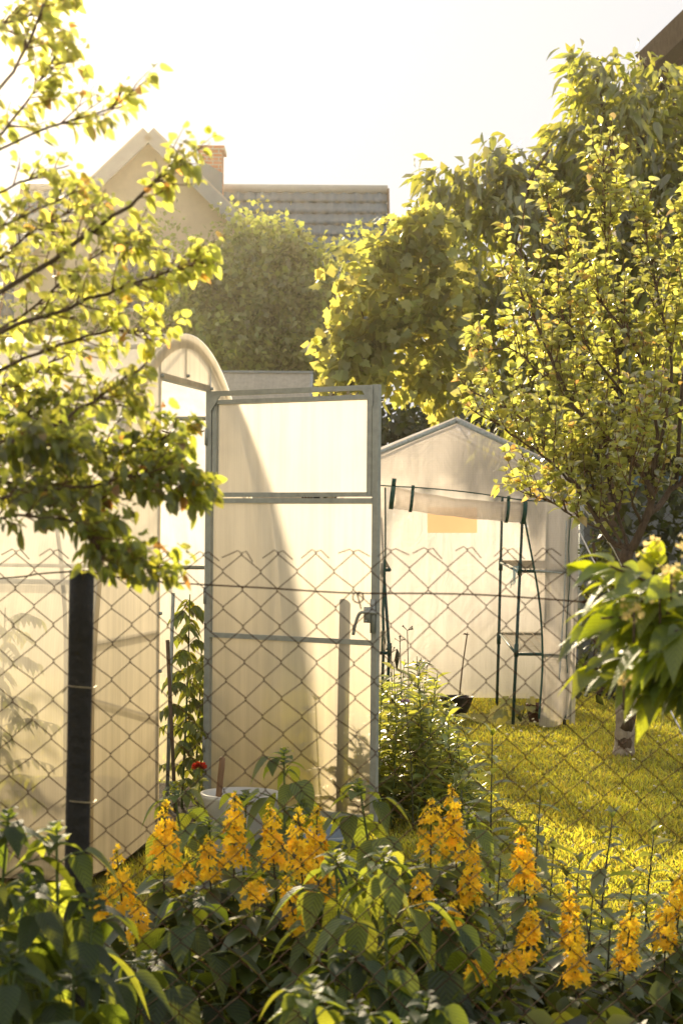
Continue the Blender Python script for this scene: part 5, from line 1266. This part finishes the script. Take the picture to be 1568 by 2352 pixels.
def make_house():
    D = 42.0
    xr = P(888, 440, D)[0]; xlft = P(55, 450, D)[0]; zr = P(700, 440, D)[2]
    Yr, Yf = D, D - 3.6; zeave = 4.6; wall_t = zeave
    root = thing('tiled_house', 'cream house with a steep gable and grey-green metal tile roof behind the trees', 'house', (xlft * .5 + xr * .5, D, 0))
    b = MB()
    b.box(((xlft + xr) / 2, D, wall_t / 2), xr - xlft - .5, 6.6, wall_t)
    for x in (xlft + .27, xr - .27):
        b.add([(x, Yf + .35, wall_t), (x, 2 * D - Yf - .35, wall_t), (x, D, zr - .2)], [(0, 1, 2)])
    obj('wall', b, M['plaster'], root, False)
    # right and left wings of the metal tile roof, pressed into steps and waves
    def tile_roof(x0, x1, ysign, name):
        rows = 15; sl = math.hypot(Yr - Yf, zr - zeave); cols = int((x1 - x0) / .045)
        xs = np.linspace(x0, x1, cols + 1); dirv = np.array([0, ysign * (Yr - Yf), zeave - zr]) / sl; nrm = np.array([0, ysign * (zr - zeave), (Yr - Yf)]) / sl
        m = MB()
        for r in range(rows):
            strip = []
            for t in (0, .25, .5, .75, 1.0, 1.001):
                lift = .008 + .065 * t if t <= 1.0 else .004
                off = (r + min(t, 1.0)) * sl / rows
                strip.append([np.array([x, Yr, zr]) + dirv * (off + .045 * math.cos(2 * math.pi * x / .27) * (1 if t > .2 else 0)) + nrm * (lift + .028 * math.cos(2 * math.pi * x / .27)) for x in xs])
            m.grid(np.array(strip))
        return obj(name, m, M['tile'], root)
    roof = tile_roof(xlft, xr, -1, 'roof')
    rb = MB(); rb.add([(xlft, Yr, zr), (xr, Yr, zr), (xr, 2 * Yr - Yf, zeave), (xlft, 2 * Yr - Yf, zeave)], [(0, 1, 2, 3)])
    obj('back_roof', rb, M['tile'], root, False)
    cp = MB(); cp.tube([(xlft, Yr - .0, zr + .05), (xr + .02, Yr, zr + .05)], .11, 10); obj('ridge_cap', cp, M['tile_cap'], root)
    for x in (xlft - .03, xr + .03): obj('barge_board', MB().bar((x, Yr, zr + .0), (x, Yf, zeave - .02), .05, .24), M['dark_wood'], root, False)
    # cross gable
    Yg = D - 4.6; ga = P(345, 314, Yg); rgt = P(545, 510, Yg); lft = P(135, 490, Yg)
    slope = (ga[2] - rgt[2]) / (rgt[0] - ga[0])
    we = 2.75; zb = ga[2] - we * slope
    g_ = MB()
    yb = D + 2.0
    g_.add([(ga[0] - we, Yg, 0), (ga[0] + we, Yg, 0), (ga[0] + we, Yg, zb), (ga[0], Yg, ga[2] - .12), (ga[0] - we, Yg, zb)], [(0, 1, 2, 3, 4)])
    for s in (-1, 1): g_.add([(ga[0] + s * we, Yg, 0), (ga[0] + s * we, D, 0), (ga[0] + s * we, D, zb), (ga[0] + s * we, Yg, zb)], [(0, 1, 2, 3)])
    obj('gable_wall', g_, M['plaster'], root, False)
    gr = MB(); ov = .30
    for s in (-1, 1):
        e = np.array([ga[0] + s * (we + ov), 0, ga[2] - (we + ov) * slope]); a = np.array([ga[0], 0, ga[2]]); nn = unit(np.array([s * slope, 0, 1.0]))
        for y0, y1 in ((Yg - .35, yb),):
            A = [a + (0, y0, 0), a + (0, y1, 0), e + (0, y1, 0), e + (0, y0, 0)]; B = [v + nn * .16 for v in A]
            gr.add(A + B, [(0, 1, 2, 3), (4, 7, 6, 5), (0, 3, 7, 4), (1, 5, 6, 2), (2, 6, 7, 3)])
    obj('gable_roof', gr, M['tile_cap'], root, False)
    fs = MB()
    for s in (-1, 1):
        e = np.array([ga[0] + s * (we + ov), Yg - .37, ga[2] - (we + ov) * slope]); a = np.array([ga[0], Yg - .37, ga[2]]); fs.bar(a + (0, 0, -.02), e + (0, 0, -.02), .05, .26)
    obj('gable_fascia', fs, M['fascia'], root, False)
    # chimney
    Yc = D - .9; cl = P(462, 345, Yc); cr_ = P(512, 345, Yc); wdt = cr_[0] - cl[0]; cx = (cl[0] + cr_[0]) / 2
    ch = MB(); zt = cl[2]; zm = P(480, 400, Yc)[2]; ch.box((cx, Yc, (zm + 4.5) / 2 + (zt - zm) / 2 + .0), wdt, .7, zt - 4.5 if False else (zt - 4.5)); 
    chm = obj('chimney', ch, M['brick'], roof, False)
    cc = MB(); cc.box((cx, Yc, zt - .02), wdt + .12, .82, .10)
    obj('chimney_cap', cc, M['brick'], root, False)
    fl = MB(); zl_ = P(480, 440, Yc)[2]; fl.add([(cx - wdt / 2 - .02, Yc - .37, P(470, 372, Yc)[2]), (cx + wdt / 2 + .02, Yc - .37, P(500, 405, Yc)[2]), (cx + wdt / 2 + .02, Yc - .37, zl_ - .6), (cx - wdt / 2 - .02, Yc - .37, zl_ - .6)], [(0, 1, 2, 3)])
    obj('chimney_flashing', fl, M['tile'], root, False)
    window(root, ga[0] - .1, Yg, ga[2] - 2.9, 1.1, 1.3); window(root, ga[0] - .1, Yg, 2.2, 1.4, 1.3)
    window(root, xlft + 1.0, Yf + .3, 2.4, 1.1, 1.2); window(root, xr - 2.0, Yf + .3, 2.4, 1.2, 1.2)

def make_right_house():
    # only the tip of a brown boarded gable shows behind the cherry tree
    Y = 27.0; a = P(1500, 140, Y); c = P(1640, 5, Y); sl = (c[2] - a[2]) / (c[0] - a[0])
    xa = a[0] + 3.6; za = a[2] + 3.6 * sl; x0 = a[0] - .9
    root = thing('boarded_house', 'brown boarded house whose eave shows at the top right corner', 'house', (xa, Y + 3, 0))
    w_ = MB(); zz = a[2] - .2; w_.add([(a[0] + .35, Y, 0), (2 * xa - a[0] - .35, Y, 0), (2 * xa - a[0] - .35, Y, zz + .2), (xa, Y, za - .4), (a[0] + .35, Y, zz + .2)], [(0, 1, 2, 3, 4)])
    w_.add([(a[0] + .35, Y, 0), (a[0] + .35, Y + 8, 0), (a[0] + .35, Y + 8, zz + .2), (a[0] + .35, Y, zz + .2)], [(0, 1, 2, 3)])
    obj('wall', w_, M['dark_wood'], root, False)
    rf = MB(); ex = a[0] - .25; ez = a[2] - .25 * sl
    for s in (0, 1):
        xx = ex if s == 0 else 2 * xa - ex
        A = [np.array(v) for v in ((xa, Y - .5, za), (xa, Y + 8, za), (xx, Y + 8, ez), (xx, Y - .5, ez))]; B = [v + (0, 0, .22) for v in A]
        rf.add(A + B, [(0, 1, 2, 3), (4, 7, 6, 5), (0, 3, 7, 4), (2, 6, 7, 3)])
    obj('roof', rf, M['dark_wood'], root, False)
    bb = MB(); bb.bar((ex, Y - .53, ez + .08), (xa, Y - .53, za + .08), .05, .3); obj('barge_board', bb, M['stake'], root, False)

def make_back_greenhouse():
    Y = 26.0
    root = thing('gabled_greenhouse', 'second white-roofed greenhouse whose ridge shows behind the open door', 'greenhouse', (-2.6, Y, 0))
    x1 = P(716, 858, Y)[0]; x0 = x1 - 4.6; zr = P(620, 856, Y)[2]; yf, yb = Y - 1.4, Y + 1.4; ze = zr - .9
    rf = MB()
    for yy in (yf, yb): rf.grid(np.array([[(x, Y + (yy - Y) * t, zr + (ze - zr) * t) for t in np.linspace(0, 1, 4)] for x in np.linspace(x0, x1, 8)]))
    obj('roof', rf, M['roof_sheet'], root, False)
    w_ = MB()
    for yy in (yf, yb): w_.grid(np.array([[(x, yy, z) for z in np.linspace(0, ze, 3)] for x in np.linspace(x0, x1, 4)]))
    for x in (x0, x1): w_.add([(x, yf, 0), (x, yb, 0), (x, yb, ze), (x, Y, zr), (x, yf, ze)], [(0, 1, 2, 3, 4)])
    obj('wall', w_, M['end_sheet'], root, False)
    fr = MB(); fr.bar((x0 - .02, Y, zr + .012), (x1 + .02, Y, zr + .012), .06, .03)
    for x in (x0, x1):
        for yy in (yf, yb): fr.bar((x, Y, zr - .01), (x, yy, ze - .01), .035, .035); fr.bar((x, yy, 0), (x, yy, ze), .035, .035, up=(1, 0, 0))
    for yy in (yf, yb): fr.bar((x0, yy, ze), (x1, yy, ze), .03, .03)
    obj('frame', fr, M['fascia'], root, False)

def make_back_fence():
    # grey shed wall and an old chain-link fence in the shade behind the plum tree
    Y = 18.2; x0 = P(1330, 1200, Y)[0]; x1 = x0 + 3.2; zt = P(1500, 1120, Y)[2]
    root = thing('grey_shed', 'grey rendered shed in the shade behind the plum tree', 'shed', ((x0 + x1) / 2, Y + 1, 0))
    b = MB(); b.box(((x0 + x1) / 2, Y + 1.2, zt / 2), x1 - x0, 2.4, zt); obj('wall', b, M['shed_grey'], root, False)
    rf = MB(); rf.box(((x0 + x1) / 2, Y + 1.2, zt + .06), x1 - x0 + .4, 2.8, .10); obj('roof', rf, M['tile'], root, False)
    dr = MB(); dr.box((x0 + 2.2, Y - .012, .95), .8, .04, 1.9); obj('door', dr, M['dark_wood'], root, False)
    Yf = 15.6; xa = P(1330, 1200, Yf)[0]; t = thing('boundary_fence', 'old chain-link fence in the shade in front of the grey shed', 'fence', (xa + 1, Yf, 0))
    m = MB(); n = 44
    for i in range(n):
        pts = []
        for k in range(44):
            odd = (k + i) % 2; pts.append((xa + (i + odd) * .036 + (.003 if odd else -.003), Yf + (.002 if odd else -.002), 1.52 - k * .0345))
        m.tube(pts, .0014, 3, cap=False)
    obj('wire_mesh', m, M['rust_wire'], t)
    for px in (0.02, 1.55): obj('post', MB().tube([(xa + px, Yf + .03, -.05), (xa + px, Yf + .03, 1.58)], .022, 10), M['steel'], t)

# ------------------------------------------------------------------ build
make_ground(); make_greenhouse(); make_tent(); make_fence(); make_trees(); make_low_plants()
make_house(); make_right_house(); make_back_greenhouse(); make_back_fence()
make_haze()

# ------------------------------------------------------------------ render settings
scene.render.engine = 'CYCLES'
cy = scene.cycles
cy.max_bounces = 9; cy.diffuse_bounces = 3; cy.glossy_bounces = 2; cy.transmission_bounces = 6; cy.transparent_max_bounces = 10; cy.volume_bounces = 0
cy.caustics_reflective = False; cy.caustics_refractive = False; cy.use_denoising = True
cy.sample_clamp_indirect = 6.0
scene.view_settings.view_transform = 'Standard'; scene.view_settings.look = 'None'; scene.view_settings.exposure = 0; scene.view_settings.gamma = 1
